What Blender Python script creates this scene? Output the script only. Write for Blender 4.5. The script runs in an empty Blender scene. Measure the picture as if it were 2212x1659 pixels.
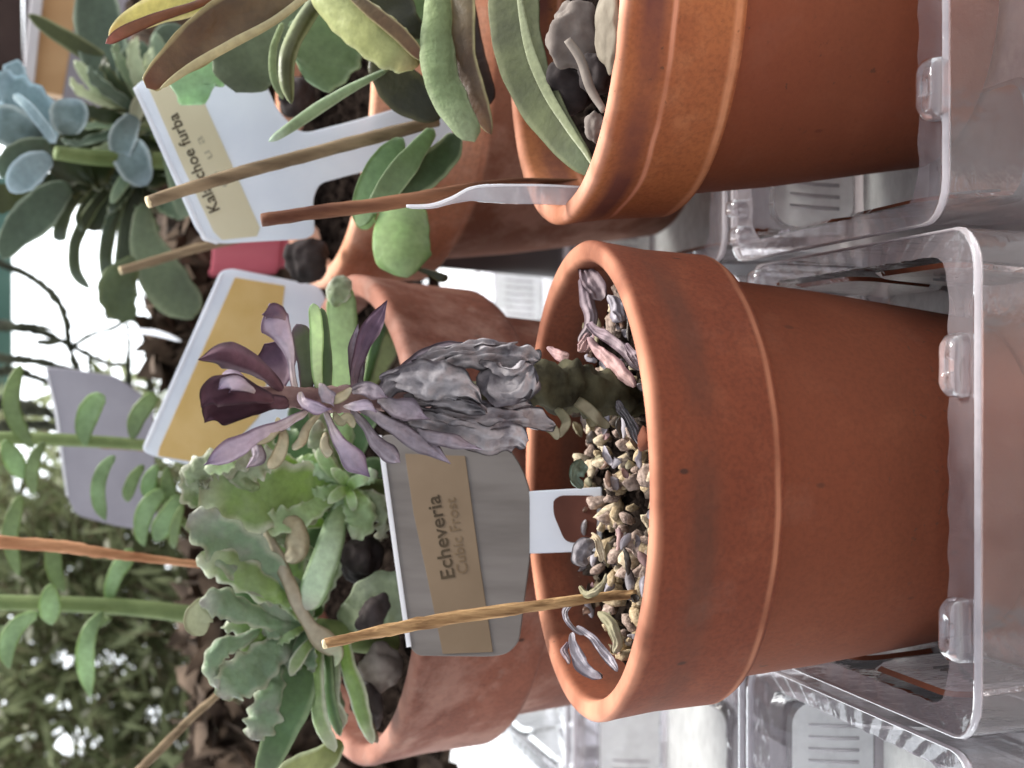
import bpy, bmesh, math, random
from mathutils import Vector, Matrix, noise
random.seed(7)
sc = bpy.context.scene
COL = sc.collection
CM = 0.01
R = math.radians

# ------------------------------------------------------------------ camera, world, light
CAMZ = 20.2          # cm above the shelf
PITCH = R(13.2)
FPX = 3600.0         # focal length in pixels of the 2212 px wide frame
cam_d = bpy.data.cameras.new('camera'); cam = bpy.data.objects.new('camera', cam_d); COL.objects.link(cam)
sc.camera = cam
cam_d.sensor_fit = 'HORIZONTAL'; cam_d.sensor_width = 36.0
cam_d.lens = FPX/2212.0*36.0
cam_d.clip_start = 0.01; cam_d.clip_end = 60.0
FWD = Vector((0, math.cos(PITCH), -math.sin(PITCH)))
RGT = Vector((1, 0, 0))
UPV = Vector((0, math.sin(PITCH), math.cos(PITCH)))
# the photograph lies on its side: picture right = world down, picture up = world right
cx = -UPV; cy = RGT; cz = -FWD
cam.matrix_world = Matrix(((cx.x, cy.x, cz.x, 0), (cx.y, cy.y, cz.y, 0), (cx.z, cy.z, cz.z, CAMZ*CM), (0, 0, 0, 1)))
cam_d.dof.use_dof = True; cam_d.dof.focus_distance = 0.37; cam_d.dof.aperture_fstop = 22.0

w = bpy.data.worlds.new('World'); sc.world = w; w.use_nodes = True
nt = w.node_tree; bgn = nt.nodes['Background']
sky = nt.nodes.new('ShaderNodeTexSky'); sky.sky_type = 'NISHITA'; sky.sun_disc = False
SUN_EL, SUN_AZ = R(64), R(58)      # azimuth from +Y towards +X
sky.sun_elevation = SUN_EL; sky.sun_rotation = SUN_AZ
hs = nt.nodes.new('ShaderNodeHueSaturation'); hs.inputs['Saturation'].default_value = 0.25
nt.links.new(sky.outputs[0], hs.inputs['Color']); nt.links.new(hs.outputs[0], bgn.inputs[0])
bgn.inputs[1].default_value = 0.135
sd = bpy.data.lights.new('sun', 'SUN'); sd.energy = 3.0; sd.angle = R(16); sd.color = (1, .965, .91)
so = bpy.data.objects.new('sun', sd); COL.objects.link(so)
dirv = Vector((math.sin(SUN_AZ)*math.cos(SUN_EL), math.cos(SUN_AZ)*math.cos(SUN_EL), math.sin(SUN_EL)))
so.rotation_euler = dirv.to_track_quat('Z', 'Y').to_euler()
sc.view_settings.view_transform = 'Standard'; sc.view_settings.look = 'None'
sc.view_settings.exposure = 1.0; sc.view_settings.gamma = 1.0
sc.render.engine = 'CYCLES'
sc.cycles.transparent_max_bounces = 32; sc.cycles.max_bounces = 12

# ------------------------------------------------------------------ placing helpers (all in cm)
CAMP = Vector((0, 0, CAMZ))
def ray(px, py):
    return (FWD*FPX + RGT*((1659-py)-829.5) - UPV*(px-1106.0)).normalized()
def P(px, py, y):
    d = ray(px, py); return CAMP + d*(y/d.y)
def PZ(px, py, z):
    d = ray(px, py); return CAMP + d*((z-CAMZ)/d.z)
def cmpp(y):
    return y/FPX*1.02                    # cm per pixel at depth y
class Plane:
    def __init__(s, a, b, c):            # three (px,py,y) points
        s.o = P(*a); u = P(*b)-s.o; v = P(*c)-s.o
        s.n = u.cross(v).normalized()
        if s.n.dot(CAMP-s.o) < 0: s.n = -s.n
    def at(s, px, py):
        d = ray(px, py); return CAMP + d*((s.o-CAMP).dot(s.n)/d.dot(s.n))

# ------------------------------------------------------------------ materials
def sr(r, g, b):
    f = lambda c: (c/255/12.92 if c/255 <= .04045 else ((c/255+.055)/1.055)**2.4)
    return (f(r), f(g), f(b), 1)
def newmat(name):
    m = bpy.data.materials.new(name); m.use_nodes = True
    t = m.node_tree; return m, t, t.nodes['Principled BSDF']
def N(t, kind, **kw):
    n = t.nodes.new(kind)
    for k, v in kw.items():
        if hasattr(n, k): setattr(n, k, v)
        else: n.inputs[k].default_value = v
    return n
def noise_n(t, scale, detail=4, vec=None, rough=.55):
    n = N(t, 'ShaderNodeTexNoise'); n.inputs['Scale'].default_value = scale
    n.inputs['Detail'].default_value = detail; n.inputs['Roughness'].default_value = rough
    if vec is not None: t.links.new(vec, n.inputs['Vector'])
    return n
def ramp(t, src, stops):
    r = N(t, 'ShaderNodeValToRGB'); e = r.color_ramp.elements
    while len(e) < len(stops): e.new(.5)
    for i, (p, c) in enumerate(stops):
        e[i].position = p; e[i].color = c if hasattr(c, '__len__') else (c, c, c, 1)
    t.links.new(src, r.inputs[0]); return r
def mix(t, fac, a, b, mode='MIX'):
    n = N(t, 'ShaderNodeMix'); n.data_type = 'RGBA'; n.blend_type = mode
    for i, v in ((0, fac), (6, a), (7, b)):
        if isinstance(v, bpy.types.NodeSocket): t.links.new(v, n.inputs[i])
        elif i == 0: n.inputs[0].default_value = v
        else: n.inputs[i].default_value = v
    return n.outputs[2]
def bump(t, bs, src, strength, dist=.001):
    b = N(t, 'ShaderNodeBump'); b.inputs['Strength'].default_value = strength; b.inputs['Distance'].default_value = dist
    t.links.new(src, b.inputs['Height']); t.links.new(b.outputs[0], bs.inputs['Normal'])

def terracotta(name, base, dark, pale, rings=(), lime=.04, scum=0.0, scum_col=(.45, .33, .28, 1), seed=0):
    m, t, bs = newmat(name)
    tc = N(t, 'ShaderNodeTexCoord'); mp = N(t, 'ShaderNodeMapping'); t.links.new(tc.outputs['Object'], mp.inputs[0])
    mp.inputs['Location'].default_value = (seed, seed*1.7, 0)
    v = mp.outputs[0]
    a = noise_n(t, 22, 6, v); b = noise_n(t, 120, 5, v); c = noise_n(t, 900, 2, v)
    r = ramp(t, a.outputs[0], [(.35, 0), (.68, 1)])
    col = mix(t, r.outputs[0], dark, base)
    r2 = ramp(t, b.outputs[0], [(.52, 0), (.8, 1)])
    col = mix(t, mixval(t, r2.outputs[0], .45), col, pale)
    r3 = ramp(t, c.outputs[0], [(.3, .78), (.6, 1.0)])
    col = mix(t, 1.0, col, r3.outputs[0], 'MULTIPLY')
    # small dark pits and scratches
    vo = N(t, 'ShaderNodeTexVoronoi'); vo.inputs['Scale'].default_value = 95
    mp2 = N(t, 'ShaderNodeMapping'); mp2.inputs['Scale'].default_value = (1, 1, .55); t.links.new(v, mp2.inputs[0]); t.links.new(mp2.outputs[0], vo.inputs['Vector'])
    pr = ramp(t, vo.outputs['Distance'], [(.04, 1), (.075, 0)])
    sel = ramp(t, noise_n(t, 40, 1, v).outputs[0], [(.34, 0), (.38, 1)])
    pit = mix(t, 1.0, pr.outputs[0], sel.outputs[0], 'MULTIPLY')
    col = mix(t, pit, col, (.05, .018, .01, 1))
    sep = N(t, 'ShaderNodeSeparateXYZ'); t.links.new(tc.outputs['Object'], sep.inputs[0])
    wob = N(t, 'ShaderNodeMath', operation='MULTIPLY_ADD'); t.links.new(noise_n(t, 30, 2, v).outputs[0], wob.inputs[0])
    wob.inputs[1].default_value = .004; t.links.new(sep.outputs[2], wob.inputs[2])
    for (z0, z1, colr, amt) in rings:                     # tide lines, body tones, painted rim and collar highlights, painted shade
        mr = N(t, 'ShaderNodeMapRange'); mr.interpolation_type = 'SMOOTHSTEP'
        t.links.new(wob.outputs[0], mr.inputs[0]); z0 = (z0+.2)*CM; z1 = (z1+.2)*CM
        rr = ramp(t, mr.outputs[0], [(0, 0), (.3, 1), (.7, 1), (1, 0)])
        mr.inputs[1].default_value = z0; mr.inputs[2].default_value = z1
        if z0 < -.2:                                       # everything below z1
            mr.inputs[1].default_value = z1-.0015; mr.inputs[2].default_value = z1+.0005
            rr = ramp(t, mr.outputs[0], [(0, 1), (1, 0)])
            col = mix(t, mixval(t, rr.outputs[0], amt), col, colr); continue
        brk = ramp(t, noise_n(t, 45, 3, v).outputs[0], [(.32, .25), (.6, 1)])
        f = mix(t, 1.0, rr.outputs[0], brk.outputs[0], 'MULTIPLY')
        col = mix(t, mixval(t, f, amt), col, colr)
    sp_ = ramp(t, noise_n(t, 420, 3, v).outputs[0], [(.66, 0), (.72, 1)])
    sm_ = ramp(t, noise_n(t, 26, 3, v).outputs[0], [(.5, 0), (.62, 1)])
    col = mix(t, mixval(t, mix(t, 1.0, sp_.outputs[0], sm_.outputs[0], 'MULTIPLY'), .55), col, (.06, .035, .022, 1))
    lm_ = ramp(t, noise_n(t, 55, 8, v, .7).outputs[0], [(.56, 0), (.70, 1)])
    col = mix(t, mixval(t, lm_.outputs[0], lime), col, (.42, .30, .24, 1))
    if scum:
        s = ramp(t, noise_n(t, 38, 7, v, .65).outputs[0], [(.48, 0), (.62, 1)])
        col = mix(t, mixval(t, s.outputs[0], scum), col, scum_col)
    t.links.new(col, bs.inputs['Base Color'])
    bs.inputs['Roughness'].default_value = .82
    bs.inputs['Specular IOR Level'].default_value = .3
    hb = mix(t, .5, c.outputs[0], b.outputs[0])
    bump(t, bs, hb, .25, .0006)
    return m
def mixval(t, sock, k):
    n = N(t, 'ShaderNodeMath', operation='MULTIPLY'); t.links.new(sock, n.inputs[0]); n.inputs[1].default_value = k
    return n.outputs[0]

def leafmat(name, mid, edge=None, base=None, tip=None, blotch=None, bl=.4, rough=.42, trans=.25, edgew=.16, nscale=90, bumps=.3):
    """mid = blade, edge = margin colour, base/tip = along the leaf; colours follow the leaf's own UV."""
    m, t, bs = newmat(name)
    edge = edge or mid; base = base or mid; tip = tip or mid
    uv = N(t, 'ShaderNodeUVMap'); sep = N(t, 'ShaderNodeSeparateXYZ'); t.links.new(uv.outputs[0], sep.inputs[0])
    tc = N(t, 'ShaderNodeTexCoord')
    n1 = noise_n(t, nscale, 5, tc.outputs['Object']); n2 = noise_n(t, nscale*6, 3, tc.outputs['Object'])
    rb = ramp(t, sep.outputs[1], [(0, 1), (.5, 0)])
    rt = ramp(t, sep.outputs[1], [(.72, 0), (1, 1)])
    ab = N(t, 'ShaderNodeMath', operation='SUBTRACT'); t.links.new(sep.outputs[0], ab.inputs[0]); ab.inputs[1].default_value = .5
    aa = N(t, 'ShaderNodeMath', operation='ABSOLUTE'); t.links.new(ab.outputs[0], aa.inputs[0])
    ad = N(t, 'ShaderNodeMath', operation='MULTIPLY_ADD'); t.links.new(n1.outputs[0], ad.inputs[0]); ad.inputs[1].default_value = .12; t.links.new(aa.outputs[0], ad.inputs[2])
    re = ramp(t, ad.outputs[0], [(.56-edgew, 0), (.56-edgew*.35, 1)])
    vv = noise_n(t, nscale*.5, 2, tc.outputs['Object'])
    var = ramp(t, vv.outputs[0], [(.3, .66), (.7, 1.25)])
    col = mix(t, rb.outputs[0], mid, base)
    col = mix(t, rt.outputs[0], col, tip)
    col = mix(t, re.outputs[0], col, edge)
    if blotch:
        rbz = ramp(t, n1.outputs[0], [(.50, 0), (.62, 1)])
        col = mix(t, mixval(t, rbz.outputs[0], bl), col, blotch)
    col = mix(t, 1.0, col, var.outputs[0], 'MULTIPLY')
    fr = ramp(t, n2.outputs[0], [(.3, .85), (.7, 1.09)])
    col = mix(t, 1.0, col, fr.outputs[0], 'MULTIPLY')
    t.links.new(col, bs.inputs['Base Color']); bs.inputs['Roughness'].default_value = rough
    bs.inputs['Specular IOR Level'].default_value = .42
    nb = mix(t, .45, n2.outputs[0], n1.outputs[0])
    bump(t, bs, nb, min(1, bumps*1.2), .001)
    if trans > 0:
        tr = N(t, 'ShaderNodeBsdfTranslucent'); t.links.new(col, tr.inputs[0])
        ms = N(t, 'ShaderNodeMixShader'); ms.inputs[0].default_value = trans
        t.links.new(bs.outputs[0], ms.inputs[1]); t.links.new(tr.outputs[0], ms.inputs[2])
        t.links.new(ms.outputs[0], t.nodes['Material Output'].inputs[0])
    return m
def plain(name, c1, c2, scale=60, rough=.6, bumps=.3, detail=5, stretch=None, lo=.35, hi=.65, spec=.18, trans=0):
    m, t, bs = newmat(name)
    tc = N(t, 'ShaderNodeTexCoord'); v = tc.outputs['Object']
    if stretch:
        mp = N(t, 'ShaderNodeMapping'); mp.inputs['Scale'].default_value = stretch; t.links.new(v, mp.inputs[0]); v = mp.outputs[0]
    n = noise_n(t, scale, detail, v); r = ramp(t, n.outputs[0], [(lo, c1), (hi, c2)])
    t.links.new(r.outputs[0], bs.inputs['Base Color']); bs.inputs['Roughness'].default_value = rough
    bs.inputs['Specular IOR Level'].default_value = spec
    if bumps: bump(t, bs, n.outputs[0], bumps, .001)
    if trans > 0:
        tr = N(t, 'ShaderNodeBsdfTranslucent'); t.links.new(r.outputs[0], tr.inputs[0])
        ms = N(t, 'ShaderNodeMixShader'); ms.inputs[0].default_value = trans
        t.links.new(bs.outputs[0], ms.inputs[1]); t.links.new(tr.outputs[0], ms.inputs[2])
        t.links.new(ms.outputs[0], t.nodes['Material Output'].inputs[0])
    return m
def clear_plastic(name, milk=.12, tint=(.93, .92, .94, 1), milkcol=(.7, .68, .7, 1), rough=.06, wave=0.0, refl=1.0, tl_=.4):
    m = bpy.data.materials.new(name); m.use_nodes = True; t = m.node_tree
    for n in list(t.nodes):
        if n.type != 'OUTPUT_MATERIAL': t.nodes.remove(n)
    tr = N(t, 'ShaderNodeBsdfTransparent'); tr.inputs[0].default_value = tint
    df = N(t, 'ShaderNodeBsdfDiffuse'); df.inputs[0].default_value = milkcol
    tl = N(t, 'ShaderNodeBsdfTranslucent'); tl.inputs[0].default_value = milkcol
    dm = N(t, 'ShaderNodeMixShader'); dm.inputs[0].default_value = tl_
    t.links.new(df.outputs[0], dm.inputs[1]); t.links.new(tl.outputs[0], dm.inputs[2])
    gl = N(t, 'ShaderNodeBsdfGlossy'); gl.inputs[0].default_value = (1, 1, 1, 1); gl.inputs[1].default_value = rough
    fr = N(t, 'ShaderNodeFresnel'); fr.inputs[0].default_value = 1.5
    tc = N(t, 'ShaderNodeTexCoord'); n = noise_n(t, 140, 3, tc.outputs['Object'])
    b = N(t, 'ShaderNodeBump'); b.inputs['Strength'].default_value = .25; b.inputs['Distance'].default_value = .002
    t.links.new(n.outputs[0], b.inputs['Height'])
    if wave:
        mp = N(t, 'ShaderNodeMapping'); t.links.new(tc.outputs['Object'], mp.inputs[0])
        wv = N(t, 'ShaderNodeTexWave'); wv.inputs['Scale'].default_value = wave; wv.inputs['Distortion'].default_value = .8
        t.links.new(mp.outputs[0], wv.inputs['Vector'])
        b.inputs['Strength'].default_value = .6
        t.links.new(wv.outputs['Fac'], b.inputs['Height'])
    t.links.new(b.outputs[0], gl.inputs['Normal']); t.links.new(b.outputs[0], fr.inputs['Normal'])
    s1 = N(t, 'ShaderNodeMixShader')
    mm = N(t, 'ShaderNodeMath', operation='MULTIPLY'); mm.inputs[1].default_value = milk*2
    t.links.new(ramp(t, n.outputs[0], [(.3, .42), (.7, .58)]).outputs[0], mm.inputs[0]); t.links.new(mm.outputs[0], s1.inputs[0])
    t.links.new(tr.outputs[0], s1.inputs[1]); t.links.new(dm.outputs[0], s1.inputs[2])
    s2 = N(t, 'ShaderNodeMixShader'); fm = N(t, 'ShaderNodeMath', operation='MULTIPLY'); fm.inputs[1].default_value = refl; fm.use_clamp = True
    t.links.new(fr.outputs[0], fm.inputs[0]); t.links.new(fm.outputs[0], s2.inputs[0])
    t.links.new(s1.outputs[0], s2.inputs[1]); t.links.new(gl.outputs[0], s2.inputs[2])
    t.links.new(s2.outputs[0], t.nodes['Material Output'].inputs[0])
    return m

# ------------------------------------------------------------------ object helpers
def prop(o, label=None, cat=None, group=None, kind=None):
    for k, v in (('label', label), ('category', cat), ('group', group), ('kind', kind)):
        if v: o[k] = v
    return o
def thing(name, loc, label, cat, group=None):
    o = bpy.data.objects.new(name, None); COL.objects.link(o); o.location = Vector(loc)*CM
    o.empty_display_size = .01
    return prop(o, label, cat, group)
def absloc(o):
    v = Vector(o.location)
    while o.parent: o = o.parent; v = v+Vector(o.location)
    return v
def mesh_obj(name, verts, faces, mat, parent=None, origin=None, uvs=None, smooth=True):
    """verts in cm world coordinates. With a parent they are made relative to it."""
    base = absloc(parent) if parent else Vector(origin or (0, 0, 0))*CM
    me = bpy.data.meshes.new(name)
    me.from_pydata([Vector(v)*CM-base for v in verts], [], faces)
    if uvs:
        l = me.uv_layers.new(name='UVMap')
        for p in me.polygons:
            for li in p.loop_indices: l.data[li].uv = uvs[me.loops[li].vertex_index]
    if smooth:
        for p in me.polygons: p.use_smooth = True
    me.materials.append(mat); me.update()
    bm = bmesh.new(); bm.from_mesh(me); bmesh.ops.recalc_face_normals(bm, faces=bm.faces); bm.to_mesh(me); bm.free()
    o = bpy.data.objects.new(name, me); COL.objects.link(o)
    if parent: o.parent = parent
    else: o.location = base
    return o
def catmull(pts, n):
    """pts: list of tuples (any length) -> n samples"""
    pts = [tuple(p) for p in pts]; k = len(pts)
    if k == 2: pts = [pts[0], tuple((a+b)/2 for a, b in zip(*pts)), pts[1]]; k = 3
    out = []
    for i in range(n):
        s = i/(n-1)*(k-1); j = min(int(s), k-2); f = s-j
        p1 = pts[j]; p2 = pts[j+1]
        p0 = pts[j-1] if j > 0 else tuple(2*a-b for a, b in zip(p1, p2))
        p3 = pts[j+2] if j+2 < k else tuple(2*b-a for a, b in zip(p1, p2))
        out.append(tuple(.5*(2*b+(c-a)*f+(2*a-5*b+4*c-d)*f*f+(3*b-a-3*c+d)*f**3) for a, b, c, d in zip(p0, p1, p2, p3)))
    return out
def leaf(parent, sp, mat, thick=.22, roll=0.0, cup=.12, wr=0.0, frill=0.0, curl=0.0, crease=0.0, pleat=0.0, ctip=False, point=False, fat=False, name='leaf', n=30, m=18, tipr=.14, baser=.05, twist=0.0, label=None, sides=None):
    """sp: list of (px,py,y_cm,width_px). The blade follows the points; roll turns its face away from the eye."""
    S = catmull(sp, n)
    c = [P(a, b, y) for a, b, y, w_ in S]; W = [max(w_, 1)*cmpp(y) for a, b, y, w_ in S]
    verts, faces, uvs = [], [], []
    seed = Vector((random.uniform(-50, 50), random.uniform(-50, 50), random.uniform(-50, 50)))
    for i in range(n):
        t_ = i/(n-1)
        T = (c[min(i+1, n-1)]-c[max(i-1, 0)]).normalized()
        view = (CAMP-c[i]).normalized()
        Nn = (view - T*view.dot(T)).normalized()
        Nn = Matrix.Rotation(R(roll+twist*t_), 3, T) @ Nn
        Sd = T.cross(Nn).normalized()
        e = 1.0
        if 1-t_ < tipr: e = math.sqrt(max(0.0, 1-(1-(1-t_)/tipr)**2))
        if point and 1-t_ < .34: e = ((1-t_)/.34)**.62
        if t_ < baser: e = min(e, .4+.6*math.sqrt(t_/baser))
        e = max(e, .04)
        wd = W[i]*.5*e; th = thick*.5*(.35+.65*e)*(1-.35*t_)
        for j in range(m):
            a = 2*math.pi*j/m
            x = math.cos(a); z = math.sin(a)
            ph = t_*19+seed.x
            zz = z if fat else z*(.12+.88*abs(z))
            rib = -.22*th*math.exp(-(x/.16)**2) if z > 0 else 0
            off = cup*W[i]*e*(x*x-.3) + zz*th*(1.0 if fat else .72) + rib
            wj = 1+.07*noise.noise(Vector((t_*9+seed.x, 2.0*(1 if x > 0 else -1)+seed.y, 0)))
            p = c[i] + Sd*(x*wd*wj) + Nn*off
            if curl: p += Nn*(curl*W[i]*abs(x)**3)
            if frill: p += Nn*(frill*math.sin(ph*1.6+(1.3 if x > 0 else 0))*abs(x)**3*min(1, t_*1.6)) + Sd*(frill*.6*math.sin(ph*2.3)*x*abs(x)*min(1, t_*1.6))
            if wr:
                q = p*.9+seed
                p += Nn*(wr*(noise.noise(q*1.0)+.7*noise.noise(q*2.7)+.4*noise.noise(q*6))) + Sd*(wr*.6*noise.noise(q*1.9+Vector((9, 3, 1))))
            if pleat:
                u_ = (x*1.35+.5*noise.noise(Vector((t_*3.2+seed.x, x*.6, seed.y)))+seed.x)
                p += Nn*(pleat*(abs((u_ % 1.0)-.5)*4-1)*min(1, t_*3+.2))
            if crease:
                q = p*1.15+seed
                cr_ = crease*(max(.08, t_*t_*1.5) if ctip else 1)
                p += Nn*(cr_*(.5-2.2*abs(noise.noise(q))-1.2*abs(noise.noise(q*2.3)))) + Sd*(cr_*.7*noise.noise(q*1.3+Vector((4, 4, 4))))
            verts.append(p)
            uvs.append(((x+1)/2, t_))
    for i in range(n-1):
        for j in range(m):
            k = (j+1) % m
            faces.append((i*m+j, i*m+k, (i+1)*m+k, (i+1)*m+j))
    faces.append(tuple(range(m))); faces.append(tuple((n-1)*m+j for j in range(m))[::-1])
    o = mesh_obj(name, verts, faces, mat, parent, uvs=uvs, origin=c[0] if not parent else None)
    if label: o['label'] = label
    return o
def tube(name, sp, mat, parent=None, m=10, n=24, rough=0.0, square=False, freq=1.5, flat=1.0, cap=True):
    """sp: (px,py,y,width_px) points"""
    S = catmull(sp, n); c = [P(a, b, y) for a, b, y, _ in S]; W = [w_*cmpp(y)*.5 for a, b, y, w_ in S]
    return tube3(name, c, W, mat, parent, m, rough, square, freq, flat)
def tube3(name, c, W, mat, parent=None, m=10, rough=0.0, square=False, freq=1.5, flat=1.0, origin=None):
    verts, faces, uvs = [], [], []; n = len(c)
    seed = Vector((random.uniform(-50, 50), random.uniform(-50, 50), 3))
    ref = None
    for i in range(n):
        T = (c[min(i+1, n-1)]-c[max(i-1, 0)]).normalized()
        if ref is None:
            ref = (CAMP-c[i]).normalized()
        A = (ref-T*ref.dot(T)).normalized(); B = T.cross(A); ref = A
        for j in range(m):
            a = 2*math.pi*j/m
            rr = W[i]
            if square:
                ca, sa = math.cos(a+.5), math.sin(a+.5); rr *= 1.0/max(abs(ca), abs(sa))**.6*.93
            q = c[i]*freq+A*math.cos(a)*2+B*math.sin(a)*2+seed
            if rough: rr *= 1+rough*(noise.noise(q)+.6*noise.noise(q*2.3))
            verts.append(c[i]+A*math.cos(a)*rr*flat+B*math.sin(a)*rr); uvs.append((j/m, i/(n-1)))
    for i in range(n-1):
        for j in range(m):
            k = (j+1) % m; faces.append((i*m+j, i*m+k, (i+1)*m+k, (i+1)*m+j))
    faces.append(tuple(range(m))); faces.append(tuple((n-1)*m+j for j in range(m))[::-1])
    return mesh_obj(name, verts, faces, mat, parent, uvs=uvs, origin=origin if origin else (c[-1] if not parent else None))
def round_poly(pts, r, seg=5):
    out = []; k = len(pts)
    for i in range(k):
        a, b, c_ = Vector(pts[i-1]), Vector(pts[i]), Vector(pts[(i+1) % k])
        d1 = a-b; d2 = c_-b; rr = min(r, d1.length*.45, d2.length*.45)
        p1 = b+d1.normalized()*rr; p2 = b+d2.normalized()*rr
        for s in range(seg+1):
            f = s/seg; out.append((1-f)**2*p1+2*f*(1-f)*b+f*f*p2)
    return out
def plate(name, plane, outline, mat, parent=None, r=.4, thick=.07, lift=0.0, bend=None):
    pts = [plane.at(*p) for p in outline]
    pts = round_poly(pts, r)
    o3 = plane.n*lift
    fr = [p+o3+plane.n*thick*.5 for p in pts]; bk = [p+o3-plane.n*thick*.5 for p in pts]
    ins = []
    cen = sum(fr, Vector())/len(fr)
    k = len(pts); verts = fr+bk
    faces = [tuple(range(k)), tuple(range(2*k-1, k-1, -1))]+[(i, i+k, (i+1) % k+k, (i+1) % k) for i in range(k)]
    o = mesh_obj(name, verts, faces, mat, parent, smooth=False, origin=pts[0])
    bv = o.modifiers.new('edge', 'BEVEL'); bv.width = min(.02, thick*.35)*CM; bv.segments = 2; bv.limit_method = 'ANGLE'
    return o
def text_on(name, plane, body, p0, p1, size_px, mat, parent, lift=.05, weight=.0):
    cu = bpy.data.curves.new(name, 'FONT'); cu.body = body; cu.size = 1; cu.extrude = .004; cu.offset = weight
    cu.space_character = 1.02
    to = bpy.data.objects.new('tmp_text', cu); COL.objects.link(to)
    bpy.context.view_layer.update()
    me = bpy.data.meshes.new_from_object(to.evaluated_get(bpy.context.evaluated_depsgraph_get()))
    COL.objects.unlink(to); bpy.data.objects.remove(to)
    a = plane.at(*p0); b = plane.at(*p1); X = (b-a); L = X.length; X.normalize(); Y = plane.n.cross(X)
    xs = [v.co.x for v in me.vertices]; wd = max(xs)-min(xs); x0 = min(xs)
    hy = size_px*cmpp((a.y+b.y)/2)
    base = absloc(parent)
    for v in me.vertices:
        q = a+X*((v.co.x-x0)/wd*L)+Y*(v.co.y*hy)+plane.n*(lift+v.co.z*.5)
        v.co = q*CM-base
    me.materials.clear(); me.materials.append(mat)
    o = bpy.data.objects.new(name, me); COL.objects.link(o); o.parent = parent
    return o
def grid_sheet(name, x0, x1, y0, y1, z, mat, nx=2, ny=2, f=None, parent=None):
    verts = []; faces = []
    for j in range(ny):
        for i in range(nx):
            x = x0+(x1-x0)*i/(nx-1); y = y0+(y1-y0)*j/(ny-1)
            verts.append((x, y, z+(f(x, y) if f else 0)))
    for j in range(ny-1):
        for i in range(nx-1): faces.append((j*nx+i, j*nx+i+1, (j+1)*nx+i+1, (j+1)*nx+i))
    return mesh_obj(name, verts, faces, mat, parent)
def lathe(name, prof, centre, mat, parent=None, seg=96, tilt=None, wob=0.0):
    verts, faces = [], []; k = len(prof)
    sd_ = random.uniform(0, 50)
    for i in range(seg):
        a = 2*math.pi*i/seg
        for (r, z) in prof:
            rr = r*(1+wob*noise.noise(Vector((math.cos(a)*1.5+sd_, math.sin(a)*1.5, z*.3))))
            verts.append(Vector((rr*math.cos(a), rr*math.sin(a), z)))
    for i in range(seg):
        j = (i+1) % seg
        for p in range(k-1): faces.append((i*k+p, j*k+p, j*k+p+1, i*k+p+1))
    me = bpy.data.meshes.new(name); me.from_pydata([v*CM for v in verts], [], faces)
    for p in me.polygons: p.use_smooth = True
    me.materials.append(mat)
    bm = bmesh.new(); bm.from_mesh(me); bmesh.ops.remove_doubles(bm, verts=bm.verts, dist=1e-6); bmesh.ops.recalc_face_normals(bm, faces=bm.faces); bm.to_mesh(me); bm.free()
    o = bpy.data.objects.new(name, me); COL.objects.link(o)
    if parent: o.parent = parent; o.location = Vector(centre)*CM-absloc(parent)
    else: o.location = Vector(centre)*CM
    if tilt: o.rotation_euler = tilt
    return o

# ------------------------------------------------------------------ setting: shelf and sky
m_shelf = plain('shelf_paint', (.52, .49, .48, 1), (.68, .66, .65, 1), scale=30, rough=.3, bumps=.12, stretch=(4, .12, 1), spec=.7, detail=7)
t = m_shelf.node_tree; gl = N(t, 'ShaderNodeBsdfGlossy'); gl.inputs[0].default_value = (.95, .93, .93, 1); gl.inputs[1].default_value = .22
ms = N(t, 'ShaderNodeMixShader'); ms.inputs[0].default_value = .38
bsn = t.nodes['Principled BSDF']; t.links.new(bsn.outputs[0], ms.inputs[1]); t.links.new(gl.outputs[0], ms.inputs[2])
t.links.new(bsn.inputs['Normal'].links[0].from_socket, gl.inputs['Normal']); t.links.new(ms.outputs[0], t.nodes['Material Output'].inputs[0])
prop(grid_sheet('shelf', -160, 160, -25, 135, 0, m_shelf), kind='structure')
m_sky = bpy.data.materials.new('sky_light'); m_sky.use_nodes = True; t = m_sky.node_tree
t.nodes.remove(t.nodes['Principled BSDF'])
em = N(t, 'ShaderNodeEmission'); em.inputs[1].default_value = 1.9
tc = N(t, 'ShaderNodeTexCoord'); rs = ramp(t, noise_n(t, 1.6, 3, tc.outputs['Object']).outputs[0], [(.35, (.80, .86, .90, 1)), (.65, (.93, .97, 1.0, 1))])
t.links.new(rs.outputs[0], em.inputs[0]); t.links.new(em.outputs[0], t.nodes['Material Output'].inputs[0])
verts, faces = [], []
for i in range(25):
    a = R(-75+150*i/24)
    for z in (-30, 60, 150): verts.append((260*math.sin(a), -60+260*math.cos(a), z))
for i in range(24):
    for k in (0, 1): faces.append((i*3+k, i*3+3+k, i*3+4+k, i*3+1+k))
prop(mesh_obj('sky', verts, faces, m_sky), kind='structure')

# ------------------------------------------------------------------ trays of clear plastic
m_clear = clear_plastic('clear_plastic', milk=.75, milkcol=(.92, .92, .91, 1), refl=3)
m_outer = clear_plastic('clear_plastic_outer', milk=.09, milkcol=(.90, .80, .78, 1), rough=.05, refl=1.4, tl_=.25)
m_wall = clear_plastic('clear_plastic_wall', milk=.035, milkcol=(.62, .58, .6, 1), wave=0)
m_flange = clear_plastic('clear_plastic_flange', milk=.30, milkcol=(.50, .46, .49, 1), rough=.1)
m_panel = clear_plastic('skylit_white_panel', milk=.95, milkcol=(.95, .97, .96, 1), rough=.25, refl=1.8, tl_=.6)  # white milk stands in for sky brightness in the clear panels
m_line = clear_plastic('clear_plastic_bead', milk=.55, milkcol=(.85, .80, .83, 1), rough=.08, refl=1.5)
m_rib = clear_plastic('clear_plastic_rib', milk=.5, milkcol=(.30, .29, .29, 1), rough=.06)
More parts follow.
